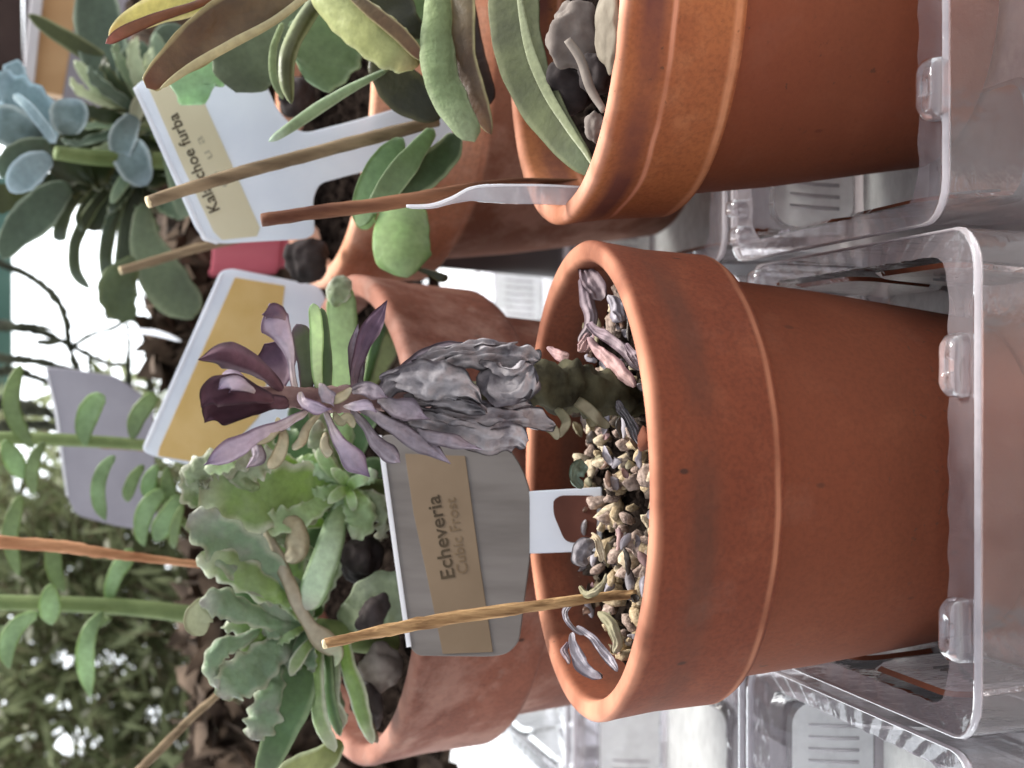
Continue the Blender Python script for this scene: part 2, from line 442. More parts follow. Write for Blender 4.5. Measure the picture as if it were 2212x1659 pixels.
def rrect(x0, x1, y0, y1, r, seg=6):
    out = []
    for (cx_, cy_, a0) in ((x1-r, y1-r, 0), (x0+r, y1-r, 90), (x0+r, y0+r, 180), (x1-r, y0+r, 270)):
        for s in range(seg+1):
            a = R(a0+90*s/seg); out.append((cx_+r*math.cos(a), cy_+r*math.sin(a)))
    return out
def strip(name, rings, mat, parent, close=True, caps=False):
    k = len(rings[0]); verts = [v for r_ in rings for v in r_]; faces = []
    for a in range(len(rings)-1):
        for i in range(k if close else k-1):
            j = (i+1) % k; faces.append((a*k+i, a*k+j, (a+1)*k+j, (a+1)*k+i))
    if caps: faces.append(tuple(range(k)))
    return mesh_obj(name, verts, faces, mat, parent)
def tray(x0, x1, y0, y1, label, zr=3.3, fl=1.35, front_detail=True, tabs=(), ribs=True, back_tabs=()):
    c = ((x0+x1)/2, (y0+y1)/2, 0.02)
    t = thing('plastic_tray', c, label, 'plastic tray', 'clear plastic trays under the pots')
    n_in = 0.5
    sgm = 14
    # dense outline so that the flange can carry scallops
    def ring(dx, z, r, scal=0.0, sl=0.0):
        base = rrect(x0+dx, x1-dx, y0+dx, y1-dx, r, 5)
        out = []
        for i in range(len(base)):
            a = Vector(base[i]); b = Vector(base[(i+1) % len(base)]); d = (b-a).length
            k = max(1, int(d/.18))
            for s in range(k):
                p = a.lerp(b, s/k); out.append(p)
        return out
    # same point count on each ring: build from the middle ring and offset towards the centre
    mid = ring(0, 0, .9)
    cen = Vector((c[0], c[1]))
    def off(p, d):
        # inward offset by rectangle distance
        q = Vector(p); hx = (x1-x0)/2; hy = (y1-y0)/2
        return Vector((cen.x+(q.x-cen.x)*(hx-d*.38)/hx, cen.y+(q.y-cen.y)*(hy-d)/hy))
    L = 0; acc = [0]
    for i in range(1, len(mid)): L += (mid[i]-mid[i-1]).length; acc.append(L)
    outer = [Vector((*off(p, 0), zr-.12)) for p in mid]
    o2 = [Vector((*off(p, .08), zr)) for p in mid]
    inner = [Vector((*off(p, fl+.05*abs(math.sin(acc[i]*math.pi/1.05))), zr-.05+.02*math.sin(acc[i]*2*math.pi/1.05))) for i, p in enumerate(mid)]
    m2 = [Vector((*off(p, fl*.5), zr-.02+.03*math.sin(acc[i]*2*math.pi/1.05))) for i, p in enumerate(mid)]
    strip('flange', [o2, m2, inner], m_flange, t)
    # bright rolled bead on the outer edge
    bead = []
    for a in range(7):
        an = 2*math.pi*a/6
        bead.append([Vector((*off(p, .06-.10*math.cos(an)), zr-.02+.10*math.sin(an))) for p in mid])
    strip('bead', bead, m_line, t)
    # inner and outer skins of the wall
    bot = [Vector((*off(p, fl+.45), .12)) for p in mid]
    lo = [Vector((*off(p, fl+.30), .5)) for p in mid]
    strip('inner_wall', [inner, lo, bot], m_wall, t)
    sk = []
    for f in range(5):
        z = (zr-.12)*(1-f/4)+.05
        sk.append([Vector((*off(p, .25*f/4+(.012*math.sin(acc[i]*2*math.pi/.9) if 0 < f < 4 else 0)), z)) for i, p in enumerate(mid)])
    strip('outer_wall', sk, m_outer, t)
    # floor with a raised gutter
    mesh_obj('floor', [*(Vector((p.x, p.y, .12)) for p in bot)], [tuple(range(len(bot)))], m_clear, t, smooth=False)
    # pressed windows of the floor and of the back wall
    hx = (x1-x0)/2-fl*.38-.4
    for (a, b) in ((-hx, -hx*.42), (hx*.42, hx)):
        for (ya, yb) in ((y0+fl+.7, (y0+y1)/2-.3), ((y0+y1)/2+.3, y1-fl-.8)):
            pts = rrect(c[0]+a, c[0]+b, ya, yb, .7)
            up = [Vector((p[0], p[1], .30)) for p in pts]; dn = [Vector((c[0]+(a+b)/2+(p[0]-c[0]-(a+b)/2)*1.12, (ya+yb)/2+(p[1]-(ya+yb)/2)*1.08, .14)) for p in pts]
            strip('floor_panel', [dn, up], m_rib, t, caps=False)
            mesh_obj('floor_panel', up, [tuple(range(len(up)))], m_panel, t, smooth=False)
    yb = y1-fl-.22
    for (a, b) in ((-hx, -hx*.30), (hx*.30, hx)):
        pts = rrect(c[0]+a, c[0]+b, .5, zr-.55, .6)
        f_ = lambda p, o_: Vector((p[0], yb-(.30-.30*(p[1]/zr))-o_, p[1]))
        A = [f_(p, .12) for p in pts]; B = [f_((c[0]+(a+b)/2+(p[0]-c[0]-(a+b)/2)*1.07, zr/2+(p[1]-zr/2)*1.09), .0) for p in pts]
        strip('wall_panel', [B, A], m_rib, t)
        mesh_obj('wall_panel', A, [tuple(range(len(A)))], m_panel, t, smooth=False)
        if ribs:
            for k in range(7):
                xx = c[0]+a+.5+k*.32
                if xx > c[0]+b-.3: break
                q = [Vector((xx, yb-.30-.02, .9)), Vector((xx+.03, yb-.25, 1.6)), Vector((xx+.10, yb-.18, 2.3))]
                tube3('rib', q, [.055, .06, .045], m_line, t, m=6)
    # pressed windows of the two side walls, with a fan of ribs
    for sgn in (-1, 1):
        xw = (x1 if sgn > 0 else x0)-sgn*(fl*.38+.06)
        for (ya, yb_) in ((y0+fl+.4, (y0+y1)/2-.35), ((y0+y1)/2+.35, y1-fl-.5)):
            pts = rrect(ya, yb_, .45, zr-.45, .7)
            A = [Vector((xw-sgn*(.30-.28*(p[1]/zr)+.10), p[0], p[1])) for p in pts]
            B = [Vector((xw-sgn*(.30-.28*(p[1]/zr)), (ya+yb_)/2+(p[0]-(ya+yb_)/2)*1.06, zr/2+(p[1]-zr/2)*1.09)) for p in pts]
            strip('wall_panel', [B, A], m_rib, t)
            mesh_obj('wall_panel', A, [tuple(range(len(A)))], m_panel, t, smooth=False)
            for k in range(7 if ya < c[1]-1 else 0):
                yy = ya+.5+k*.26
                q = [Vector((xw-sgn*(.34-.28*(z_/zr)+.12), yy+.06*k*(z_-.8), z_)) for z_ in (.8, 1.4, 2.1)]
                tube3('rib', q, [.05, .055, .03], m_rib, t, m=6)
    for (tx, ty, lx, ly) in tabs:
        tab(t, tx, ty, lx, ly, zr)
    return t
m_tab = clear_plastic('clear_plastic_tab', milk=.2, milkcol=(.8, .76, .78, 1), rough=.04, refl=2.2)
def tab(parent, tx, ty, lx, ly, zr, h=.42):
    """a pressed hollow snap tab standing on the flange"""
    rings = []
    for f, (sc_, z) in enumerate(((1, 0), (1.0, h*.35), (.93, h*.75), (.72, h), (.30, h*.93), (.2, h*.55))):
        rr = rrect(tx-lx/2*sc_, tx+lx/2*sc_, ty-ly/2*sc_, ty+ly/2*sc_, min(lx, ly)*.36*sc_, 5)
        rings.append([Vector((p[0], p[1], zr-.04+z)) for p in rr])
    k = len(rings[0]); verts = [v for r_ in rings for v in r_]; faces = []
    for a in range(len(rings)-1):
        for i in range(k):
            j = (i+1) % k; faces.append((a*k+i, a*k+j, (a+1)*k+j, (a+1)*k+i))
    faces.append(tuple((len(rings)-1)*k+i for i in range(k)))
    return mesh_obj('tab', verts, faces, m_tab, parent)

pA = PZ(2115, 1000, 3.3); pB = PZ(2045, 200, 3.3)
yA, yB = pA.y, pB.y
def xat(py, px, z=3.3): return PZ(px, py, z).x
tray(-7.35, 3.25, yA, yA+12.6, 'clear plastic tray with two snap tabs under the clean front pot',
     tabs=((xat(790, 2065), yA+.75, 1.35, .7), (xat(1355, 2060), yA+.75, 1.35, .7), (2.75, yA+11.6, .7, .8), (1.9, yA+11.8, .6, .6)))
tray(3.42, 14.1, yB, yB+12.6, 'clear plastic tray under the orange banded pot at the edge of the picture',
     tabs=((xat(185, 2048), yB+.35, 1.35, .9), (4.1, yB+11.6, .6, .8), (4.9, yB+11.9, .5, .7)))
tray(-18.3, -7.6, yA+.1, yA+12.7, 'clear plastic tray with no pot in view, left of the clean front pot\'s tray')
tray(-17.5, 3.1, yA+13.2, yA+31, 'long clear plastic tray under the salt stained back pot')
tray(3.5, 21, yB+13.2, yB+31, 'long clear plastic tray under the back pot of the crinkled grey green plant')
tray(-16, 1.5, yA+32, yA+49, 'clear plastic tray far behind the salt stained pot')
tray(1.9, 19, yA+32, yA+49, 'clear plastic tray far behind the half hidden pink orange pot')

# added grooved brown strips on the shelf, imitating the front pots' reflections
m_pot_reflection = plain('pot_reflection_brown', sr(168, 128, 116), sr(204, 166, 152), scale=30, rough=.5, bumps=.3, stretch=(6, .3, 1), spec=.4)
for (xa, xb, lb) in ((-5.4, 1.6, 'added grooved brown strip imitating the reflection of the clean front pot'), (6.6, 13.6, 'added grooved brown strip imitating the reflection of the orange banded pot')):
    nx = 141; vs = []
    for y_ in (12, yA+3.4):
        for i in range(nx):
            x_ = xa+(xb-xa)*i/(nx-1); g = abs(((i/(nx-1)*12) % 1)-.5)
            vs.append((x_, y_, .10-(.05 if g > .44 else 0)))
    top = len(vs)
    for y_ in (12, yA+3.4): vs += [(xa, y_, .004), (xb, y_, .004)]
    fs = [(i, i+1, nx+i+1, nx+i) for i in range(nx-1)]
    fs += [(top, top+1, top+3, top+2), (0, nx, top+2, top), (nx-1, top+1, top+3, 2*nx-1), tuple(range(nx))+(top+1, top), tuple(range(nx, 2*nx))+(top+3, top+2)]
    prop(mesh_obj('wooden_board_or_reflection_strip', vs, fs, m_pot_reflection, smooth=False, origin=((xa+xb)/2, 20, 0)), lb, 'board')  # added strip in the reflected pot colour, no real board

# ------------------------------------------------------------------ pots
T_or = sr(176, 104, 66); T_br = sr(150, 88, 64); T_dk = sr(116, 64, 44); T_pk = sr(205, 145, 115)
POT = [(0.7, .0), (3.70, .0), (3.82, .10), (4.05, 1.6), (4.42, 4.2), (4.66, 6.45), (4.72, 6.62), (4.92, 6.68), (5.12, 6.74), (5.21, 6.88), (5.22, 7.05),
       (5.30, 8.3), (5.43, 9.20), (5.47, 9.40), (5.47, 9.50), (5.41, 9.58), (5.30, 9.60), (5.08, 9.59), (5.00, 9.54), (4.96, 9.42), (4.80, 8.0), (4.42, 5.0), (3.5, .8), (.7, .7)]
def scaled(k, kz=None): return [(r*k, z*(kz or k)) for r, z in POT]
def pot(label, loc, k, mat, tilt=None, wob=.006, kz=None):
    o = lathe('terracotta_pot', scaled(k, kz), loc, mat, tilt=tilt, wob=wob)
    prop(o, label, 'flower pot', 'terracotta pots'); return o
AX = P(1260, 1036, 36.9).x; BX = P(1225, -6, 38.8).x
m_potA = terracotta('terracotta_brown', sr(116, 60, 36), sr(102, 50, 30), sr(128, 74, 50), rings=((7.9, 9.1, sr(74, 46, 34), .6), (-40, 6.6, sr(108, 60, 38), .4), (6.76, 7.0, sr(186, 130, 100), .5), (9.36, 10.1, sr(206, 142, 112), 1.0)), seed=3)  # rim ring paints a highlight; pale collar-edge ring paints highlight and wear
m_potB = terracotta('terracotta_orange', sr(172, 106, 62), sr(142, 80, 50), sr(186, 126, 88),
                    rings=((8.3, 9.45, sr(104, 60, 50), 1.0), (8.28, 8.50, sr(216, 150, 120), .75), (6.72, 7.05, sr(222, 160, 120), .55), (-40, 6.66, sr(118, 62, 42), .8), (9.36, 10.1, sr(226, 164, 138), 1.0)), seed=9)  # top ring paints the rim highlight; collar-edge ring mixes highlight and wear
m_potC = terracotta('terracotta_scummed', sr(126, 74, 56), sr(102, 58, 44), sr(152, 104, 86), lime=.3, scum=.4, scum_col=sr(164, 128, 114), rings=((12.75, 14.0, sr(232, 172, 148), .9),), seed=17)  # pale ring paints the light on the rim top
m_potD = terracotta('terracotta_bright', sr(226, 166, 134), sr(200, 136, 104), sr(236, 196, 174), scum=.4, scum_col=sr(228, 186, 166), rings=((11.9, 13.1, sr(240, 170, 130), .9), (-40, 8.2, sr(124, 78, 60), .8),), seed=23)  # rim ring paints a highlight, lower ring the shade on the body
potA = pot('clean brown terracotta pot holding the withered purple succulent', (AX, 36.9, .32), 1.0, m_potA)
potB = pot('terracotta pot with an orange band and dark ring, holding big grey stones', (BX, 38.8, .32), 1.0, m_potB, wob=.008)
# two larger pots of the back row, both leaning a little towards the front
yC = 50.5
cC = P(752, 1120, yC); kC = 1.355
hC = 9.6*kC; tiltC = R(8.5)
bC = cC + Vector((0, math.sin(tiltC)*hC, -math.cos(tiltC)*hC))
potC = pot('large terracotta pot with pale salt stains, behind the clean front pot', bC, kC, m_potC, tilt=(tiltC, 0, 0), wob=.01)
yD = 55.0
cD = P(690, 168, yD); kD = 1.27; hD = 9.6*kD
bD = cD + Vector((0, math.sin(R(7))*hD, -math.cos(R(7))*hD))
potD = pot('pink orange terracotta pot half hidden behind the orange banded pot', bD, kD, m_potD, tilt=(R(7), 0, 0), wob=.012)

# ------------------------------------------------------------------ potting soil and stones
m_soil = plain('potting_soil', (.0015, .001, .001, 1), (.022, .016, .013, 1), scale=260, rough=1, bumps=.9, detail=6, spec=0)
def soil(label, centre, r, tilt=0, h=.35, name='potting_soil'):
    verts, faces = [Vector((0, 0, .2))], []; nr, ns = 40, 130
    for i in range(1, nr+1):
        for j in range(ns):
            a = 2*math.pi*j/ns; rr = r*i/nr
            p = Vector((rr*math.cos(a), rr*math.sin(a), 0)); p.z = h*(noise.noise(p*.9+Vector(centre))+.6*noise.noise(p*2.6)+.9*abs(noise.noise(p*4.1))+.5*noise.noise(p*8))*(1 if i < nr else .3)
            verts.append(p)
    for j in range(ns): faces.append((0, 1+j, 1+(j+1) % ns))
    for i in range(nr-1):
        for j in range(ns):
            k = (j+1) % ns; faces.append((1+i*ns+j, 1+(i+1)*ns+j, 1+(i+1)*ns+k, 1+i*ns+k))
    rm = Matrix.Rotation(tilt, 3, 'X')
    verts = [rm @ v+Vector(centre) for v in verts]
    return prop(mesh_obj(name, verts, faces, m_soil, origin=centre), label, 'soil', kind='stuff')
ZA = 8.75
soil('dark gritty soil inside the clean brown front pot', (AX, 36.9, ZA-.35), 4.85, h=.25)
soil('dark soil inside the orange banded pot', (BX, 38.8, 8.5), 4.75, h=.35)
rC = Matrix.Rotation(tiltC, 3, 'X')
soil('black soil inside the large salt stained pot', cC+rC @ Vector((0, 0, -1.0)), 4.9*kC, tilt=tiltC, h=.4)
soil('black soil inside the half hidden pink orange pot', cD+Matrix.Rotation(R(7), 3, 'X') @ Vector((0, 0, -.9)), 4.85*kD, tilt=R(7), h=.4)

def blob_mesh(name, seedv, squash=(1, .8, .7), rough=.55, sub=2):
    bm = bmesh.new(); bmesh.ops.create_icosphere(bm, subdivisions=sub, radius=1)
    s = Vector((seedv*7.3, seedv*3.1, seedv*1.7))
    for v in bm.verts:
        n_ = noise.noise(v.co*1.1+s)+.5*noise.noise(v.co*2.6+s)
        v.co = v.co*(1+rough*n_); v.co.x *= squash[0]; v.co.y *= squash[1]; v.co.z *= squash[2]
        v.co *= CM
    me = bpy.data.meshes.new(name); bm.to_mesh(me); bm.free()
    for p in me.polygons: p.use_smooth = True
    return me
m_peb_w = plain('pebble_cream', sr(168, 150, 124), sr(216, 200, 172), scale=300, rough=.75, bumps=.4)
m_peb_g = plain('pebble_grey', sr(120, 102, 92), sr(190, 168, 154), scale=260, rough=.8, bumps=.5)
m_peb_d = plain('pebble_dark', sr(52, 44, 38), sr(96, 84, 74), scale=260, rough=.85, bumps=.5)
m_peb_r = plain('pebble_red', sr(110, 58, 46), sr(164, 98, 80), scale=260, rough=.85, bumps=.5)
m_peb_t = plain('pebble_tan', sr(150, 130, 100), sr(200, 180, 148), scale=260, rough=.8, bumps=.5)
pm = []
for mi, m_ in enumerate((m_peb_w, m_peb_g, m_peb_d, m_peb_r, m_peb_t)):
    row = []
    for k in range(4):
        me = blob_mesh('pebble', mi*5+k+1, squash=(1, random.uniform(.55, .9), random.uniform(.5, .8))); me.materials.append(m_); row.append(me)
    pm.append(row)
GP = 'grit and pebbles in the clean brown front pot'
KND = {0: 'cream white pebble', 1: 'small grey pebble', 2: 'dark brown grit lump', 3: 'reddish clay crumb', 4: 'tan pebble'}
LBL = {0: 'cream white pebble lying in the clean brown front pot', 1: 'small grey pebble lying in the clean brown front pot', 2: 'dark brown grit lump in the clean brown front pot',
       3: 'reddish clay crumb by the front rim inside the clean brown front pot', 4: 'tan pebble lying in the clean brown front pot'}
def pebble(kind, p, r, label=None, group=GP):
    o = bpy.data.objects.new('pebble', random.choice(pm[kind])); COL.objects.link(o)
    o.location = Vector(p)*CM; o.rotation_euler = [random.uniform(0, 6.28) for _ in range(3)]; o.scale = (r, r, r*.8)
    if not label:
        dx = o.location.x/CM-AX; dy = o.location.y/CM-36.9
        label = KND[kind]+' '+('left of the pale stick' if dx < -1.9 else 'by the foot of the shaded tag' if dx < .4 and dy > 1.2 else 'in the middle of the heap' if dx < .4 and dy > -1.2 else 'along the front rim' if dx < 1.0 and dy <= -1.2 else 'beside the withered stem' if dx < 2.6 else 'near the right wall')+', clean front pot'
    prop(o, label, 'pebble', group)
cnt = 0
for k in range(900):
    a = random.uniform(0, 2*math.pi); rr = 4.5*math.sqrt(random.random())
    x = AX+rr*math.cos(a); y = 36.9+rr*math.sin(a)
    if y > 41.2: continue
    # a low heap in the left half, bare towards the stem
    z = ZA-.18+.18*noise.noise(Vector((x*.6, y*.6, 2)))
    u = random.random()
    if x > AX+2.4 and u > .45: continue
    kind = 0 if u < .14 else 1 if u < .42 else 2 if u < .62 else 4
    if y < 34.6 and abs(x-AX) < 1.6 and random.random() < .7: kind = 3
    r_ = random.uniform(.13, .33)*(1.15 if kind == 0 else 1)
    pebble(kind, (x, y, z+r_*.35), r_); cnt += 1
    if cnt >= 215: break
q_ = PZ(1392, 948, 9.86)
me_ = blob_mesh('rim_nub', 4, squash=(1, 1, .6), rough=.5); me_.materials.append(m_potA)
nb_ = bpy.data.objects.new('rim_nub', me_); COL.objects.link(nb_); nb_.parent = potA; nb_.scale = (.26, .30, .22); nb_.location = q_*CM-potA.location
nb_['label'] = 'pinkish clay crumb stuck to the front rim'
# the pale heap that can be told apart in the photograph
for (px, py, r_, kd) in ((1275, 925, .26, 0), (1300, 950, .28, 0), (1310, 975, .24, 0), (1258, 990, .26, 0), (1275, 1010, .30, 0), (1300, 1000, .24, 0), (1325, 1040, .22, 1),
                         (1255, 1110, .27, 0), (1275, 1135, .20, 0), (1300, 1140, .18, 0), (1290, 1085, .26, 1), (1320, 1075, .22, 1), (1310, 1120, .24, 1),
                         (1345, 1150, .24, 1), (1355, 1120, .2, 1), (1245, 1245, .2, 0), (1290, 1230, .24, 1), (1330, 1200, .26, 1), (1320, 1250, .2, 4), (1350, 960, .22, 1), (1330, 905, .22, 2), (1370, 930, .2, 1), (1360, 1180, .24, 1)):
    pebble(kd, PZ(px, py, ZA+.12), r_)
def stone(name, px, py, y, wpx, hpx, mat, label, seed, group=None, dz=.6):
    me = blob_mesh(name, seed, squash=(1, dz, 1), rough=.34, sub=4); me.materials.append(mat)
    o = bpy.data.objects.new(name, me); COL.objects.link(o); o.location = P(px, py, y)*CM
    c = cmpp(y)/2; o.scale = (hpx*c, hpx*c, wpx*c)
    return prop(o, label, 'stone', group)
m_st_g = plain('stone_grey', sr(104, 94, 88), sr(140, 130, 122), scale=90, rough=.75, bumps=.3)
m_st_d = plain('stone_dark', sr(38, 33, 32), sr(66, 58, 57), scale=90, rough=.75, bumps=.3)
m_st_p = plain('stone_pale', sr(112, 102, 88), sr(144, 134, 118), scale=120, rough=.75, bumps=.4)
GS = 'stones in the orange banded pot'
stone('stone', 1240, 75, 37.2, 130, 150, m_st_g, 'big rounded grey stone in the orange banded pot, largest of its stones', 3, GS)
stone('stone', 1322, 60, 34.6, 60, 190, m_st_p, 'pale beige stone pressed against the front rim of the orange banded pot', 5, GS)
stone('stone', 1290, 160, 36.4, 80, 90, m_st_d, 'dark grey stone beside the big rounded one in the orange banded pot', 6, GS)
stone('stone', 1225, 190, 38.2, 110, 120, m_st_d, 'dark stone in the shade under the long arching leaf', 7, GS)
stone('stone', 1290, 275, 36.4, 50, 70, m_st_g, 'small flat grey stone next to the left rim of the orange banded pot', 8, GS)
stone('stone', 780, 1205, 46.5, 90, 110, m_st_d, 'dark purple grey stone on the black soil above the shaded name tag', 9, 'stones in the salt stained pot')
stone('stone', 815, 1330, 45.5, 80, 90, m_st_d, 'dark stone behind the thin pale stick, on the black soil', 10, 'stones in the salt stained pot')
stone('stone', 820, 1440, 46.2, 90, 100, m_st_g, 'grey stone between the stick and the rim of the salt stained pot', 11, 'stones in the salt stained pot')
stone('stone', 800, 1530, 46.0, 60, 90, m_st_d, 'small dark stone close to the left rim of the salt stained pot', 12, 'stones in the salt stained pot')
stone('stone', 660, 560, 52.0, 90, 90, m_st_d, 'dark round stone under the striped bottom edge of the white tag', 13, 'stones in the half hidden pot')
stone('stone', 640, 210, 52.0, 80, 90, m_st_d, 'blackish stone on the soil right of the white tag\'s stem', 14, 'stones in the half hidden pot')
tb = tube('dry_stalk', [(1225, 85, 35.6, 18), (1255, 130, 35.6, 22), (1275, 190, 35.5, 22), (1305, 240, 35.3, 16)], plain('stalk_grey', sr(120, 110, 102), sr(160, 150, 140), rough=.7))
prop(tb, 'bent grey dry stalk lying over the stones of the orange banded pot', 'stalk')

# ------------------------------------------------------------------ sticks
m_stick = plain('stick_wood', sr(96, 80, 62), sr(146, 126, 100), scale=40, rough=.8, bumps=.5, stretch=(5, 5, .8))
m_stickd = plain('stick_dark', sr(84, 50, 36), sr(140, 98, 72), scale=40, rough=.7, bumps=.4, stretch=(5, 5, .8))
m_stickp = plain('stick_pale', sr(112, 82, 54), sr(186, 150, 106), scale=70, rough=.85, bumps=1, stretch=(9, 9, 1))
m_sticko = plain('stick_orange', sr(140, 92, 62), sr(190, 140, 104), scale=45, rough=.8, bumps=.5, stretch=(5, 5, 1))
m_cut = plain('stick_cut_end', sr(210, 190, 150), sr(228, 212, 176), scale=80, rough=.8)
def stick(sp, mat, label, cut=True, rough=.12, square=False, group=None):
    o = tube('wooden_stick', sp, mat, n=40, m=10, rough=rough, square=square, freq=2.2)
    prop(o, label, 'stick', group)
    if cut:
        a = P(*sp[0][:3]); b = P(*sp[1][:3]); d = (a-b).normalized(); r_ = sp[0][3]*cmpp(sp[0][2])*.5
        tube3('cut_end', [a-d*.02, a+d*.05, a+d*.07], [r_*.98, r_*.95, r_*.7], m_cut, o, m=10)
    return o
stick([(703, 1391, 36.6, 22), (800, 1368, 36.6, 24), (960, 1338, 36.5, 30), (1140, 1312, 36.4, 26), (1290, 1290, 36.2, 22), (1375, 1283, 36.0, 18)], m_stickp, 'pale frayed stick standing in the clean front pot', rough=.3)
stick([(322, 436, 43.5, 27), (480, 385, 43.8, 29), (700, 325, 44.2, 30), (860, 283, 44.5, 30), (945, 262, 44.7, 24)], m_stick, 'grey brown stick crossing in front of the white name tag')
stick([(565, 475, 40.6, 26), (690, 458, 40.7, 28), (860, 436, 40.8, 28), (1000, 408, 41.0, 22), (1120, 392, 41.3, 14), (1270, 392, 41.6, 10)], m_stickd, 'reddish square cut stick beside the clear bent tag', square=True, cut=False)
stick([(262, 584, 57, 18), (340, 562, 57, 20), (430, 535, 57, 20), (560, 508, 57, 18), (660, 500, 57, 16)], m_stick, 'thin brown stick with a bright cut end, between the white tag and the yellow tag')
stick([(-30, 1168, 52, 26), (120, 1180, 52, 26), (250, 1198, 52, 20), (415, 1217, 52, 14), (560, 1232, 52, 12)], m_sticko, 'reddish orange twig above the frilly rosettes', cut=False, rough=.3)
stick([(480, 1492, 51, 15), (420, 1545, 51, 17), (340, 1625, 51, 19), (240, 1725, 51, 20)], m_stick, 'pinkish grey twig slanting down from the mint leaf', cut=False, rough=.25)
stick([(216, 960, 60, 16), (260, 961, 60, 18), (330, 964, 60, 20), (420, 966, 60, 20)], m_stickd, 'short dark brown stick in front of the grey card', cut=False, square=True)

# ------------------------------------------------------------------ name tags
m_tagw = plain('tag_white', sr(226, 230, 238), sr(240, 243, 248), scale=30, rough=.4, bumps=.05, trans=.42)
m_tagshade = plain('tag_white_shaded', sr(104, 98, 94), sr(118, 112, 108), scale=30, rough=.45, bumps=.05, trans=.04, stretch=(6, 1, 1))  # white plastic coloured grey to carry the shade on the tag face
m_cream = plain('tag_cream_print', sr(226, 216, 188), sr(238, 230, 206), scale=25, rough=.5, bumps=.05, trans=.4)
m_beige = plain('tag_beige_print', sr(112, 95, 76), sr(128, 110, 90), scale=25, rough=.5, bumps=.05)
m_yell = plain('tag_yellow_print', sr(224, 192, 122), sr(240, 214, 156), scale=35, rough=.5, bumps=.05, trans=.4)
m_ink = plain('ink', sr(56, 46, 34), sr(74, 62, 46), scale=300, rough=.7, bumps=0)
m_ink2 = plain('ink_faded', sr(96, 78, 58), sr(112, 94, 72), scale=300, rough=.7, bumps=0)
m_inkf = plain('ink_pale', sr(160, 152, 130), sr(176, 168, 146), scale=300, rough=.7, bumps=0)
m_tagedge = plain('tag_edge_and_highlight', sr(232, 232, 236), sr(246, 246, 248), scale=30, rough=.25, bumps=0, trans=.5)
# shaded tag in the front pot
pl = Plane((860, 1390, 41.3), (830, 990, 41.6), (1230, 1120, 39.6))
t = thing('plant_tag', pl.at(1240, 1120), 'grey shaded plant tag reading Echeveria in the clean front pot', 'plant tag')
plate('tag_plate', pl, [(820, 940), (828, 985), (858, 1200), (884, 1395), (902, 1416), (1060, 1418), (1098, 1412), (1122, 1385), (1146, 1200), (1146, 1060), (1128, 1010), (1095, 960), (1080, 930)], m_tagshade, t, r=.25, thick=.09)
plate('tag_stem', pl, [(1130, 1062), (1140, 1196), (1300, 1190), (1300, 1052)], m_tagw, t, r=.05, thick=.085)
plate('tag_edge_and_highlight', pl, [(812, 940), (822, 985), (852, 1200), (880, 1398), (890, 1396), (862, 1200), (833, 985), (823, 940)], m_tagedge, t, r=.01, thick=.14)  # white strip paints the sky highlight along the top edge
plate('printed_band', pl, [(876, 980), (1006, 985), (1035, 1200), (1066, 1408), (958, 1412), (925, 1250), (895, 1110)], m_beige, t, r=.02, thick=.02, lift=.056)
hole = plate('tag_hole', pl, [(1196, 1080), (1212, 1070), (1290, 1070), (1290, 1172), (1222, 1172), (1196, 1110)], plain('hole_shade', sr(70, 40, 32), sr(92, 56, 46), scale=40, rough=.9), t, r=.2, thick=.03, lift=.05)
text_on('lettering', pl, 'Echeveria', (984, 1246), (950, 1068), 44, m_ink, t, lift=.075, weight=.012)
text_on('lettering', pl, 'Cubic Frost', (1012, 1236), (984, 1074), 34, m_ink2, t, lift=.075, weight=.0)
# yellow tag
pl = Plane((320, 950, 54.5), (500, 600, 54.5), (700, 900, 53.5))
t = thing('plant_tag', pl.at(760, 800), 'white plant tag with a large yellow field, behind the withered plant', 'plant tag')
plate('tag_plate', pl, [(306, 972), (476, 586), (500, 580), (690, 618), (706, 650), (715, 800), (700, 960), (600, 1020), (430, 1010), (330, 985)], m_tagw, t, r=.45, thick=.1)
plate('yellow_field', pl, [(345, 968), (508, 600), (616, 618), (606, 700), (560, 900), (470, 1000), (430, 1000), (342, 985)], m_yell, t, r=.04, thick=.02, lift=.062)
plate('white_margin', pl, [(311, 965), (478, 590), (484, 592), (318, 968)], m_tagedge, t, r=.01, thick=.12, lift=.02)
# white tag with the dark print
pl = Plane((290, 190, 50), (470, 520, 50), (900, 330, 48.2))
t = thing('plant_tag', pl.at(960, 320), 'large white plant tag with cream print band, crossed by a grey brown stick', 'plant tag')
plate('tag_plate', pl, [(288, 190), (310, 172), (560, 150), (600, 240), (650, 290), (760, 262), (900, 222), (980, 220), (975, 322), (870, 348), (735, 384), (690, 396), (676, 428), (680, 505), (660, 516), (470, 527), (428, 505)], m_tagw, t, r=.35, thick=.1)
plate('printed_band', pl, [(322, 190), (352, 172), (420, 172), (486, 320), (562, 492), (556, 510), (480, 518), (462, 500), (396, 360)], m_cream, t, r=.03, thick=.02, lift=.062)
plate('raised_edge', pl, [(288, 190), (296, 186), (446, 512), (476, 520), (470, 528), (438, 518)], m_tagedge, t, r=.05, thick=.16, lift=.0)
text_on('lettering', pl, 'Kalanchoe furba', (476, 452), (384, 243), 34, m_ink, t, lift=.082, weight=.014)
text_on('lettering', pl, 'cv  u a', (494, 400), (436, 292), 26, m_inkf, t, lift=.082)
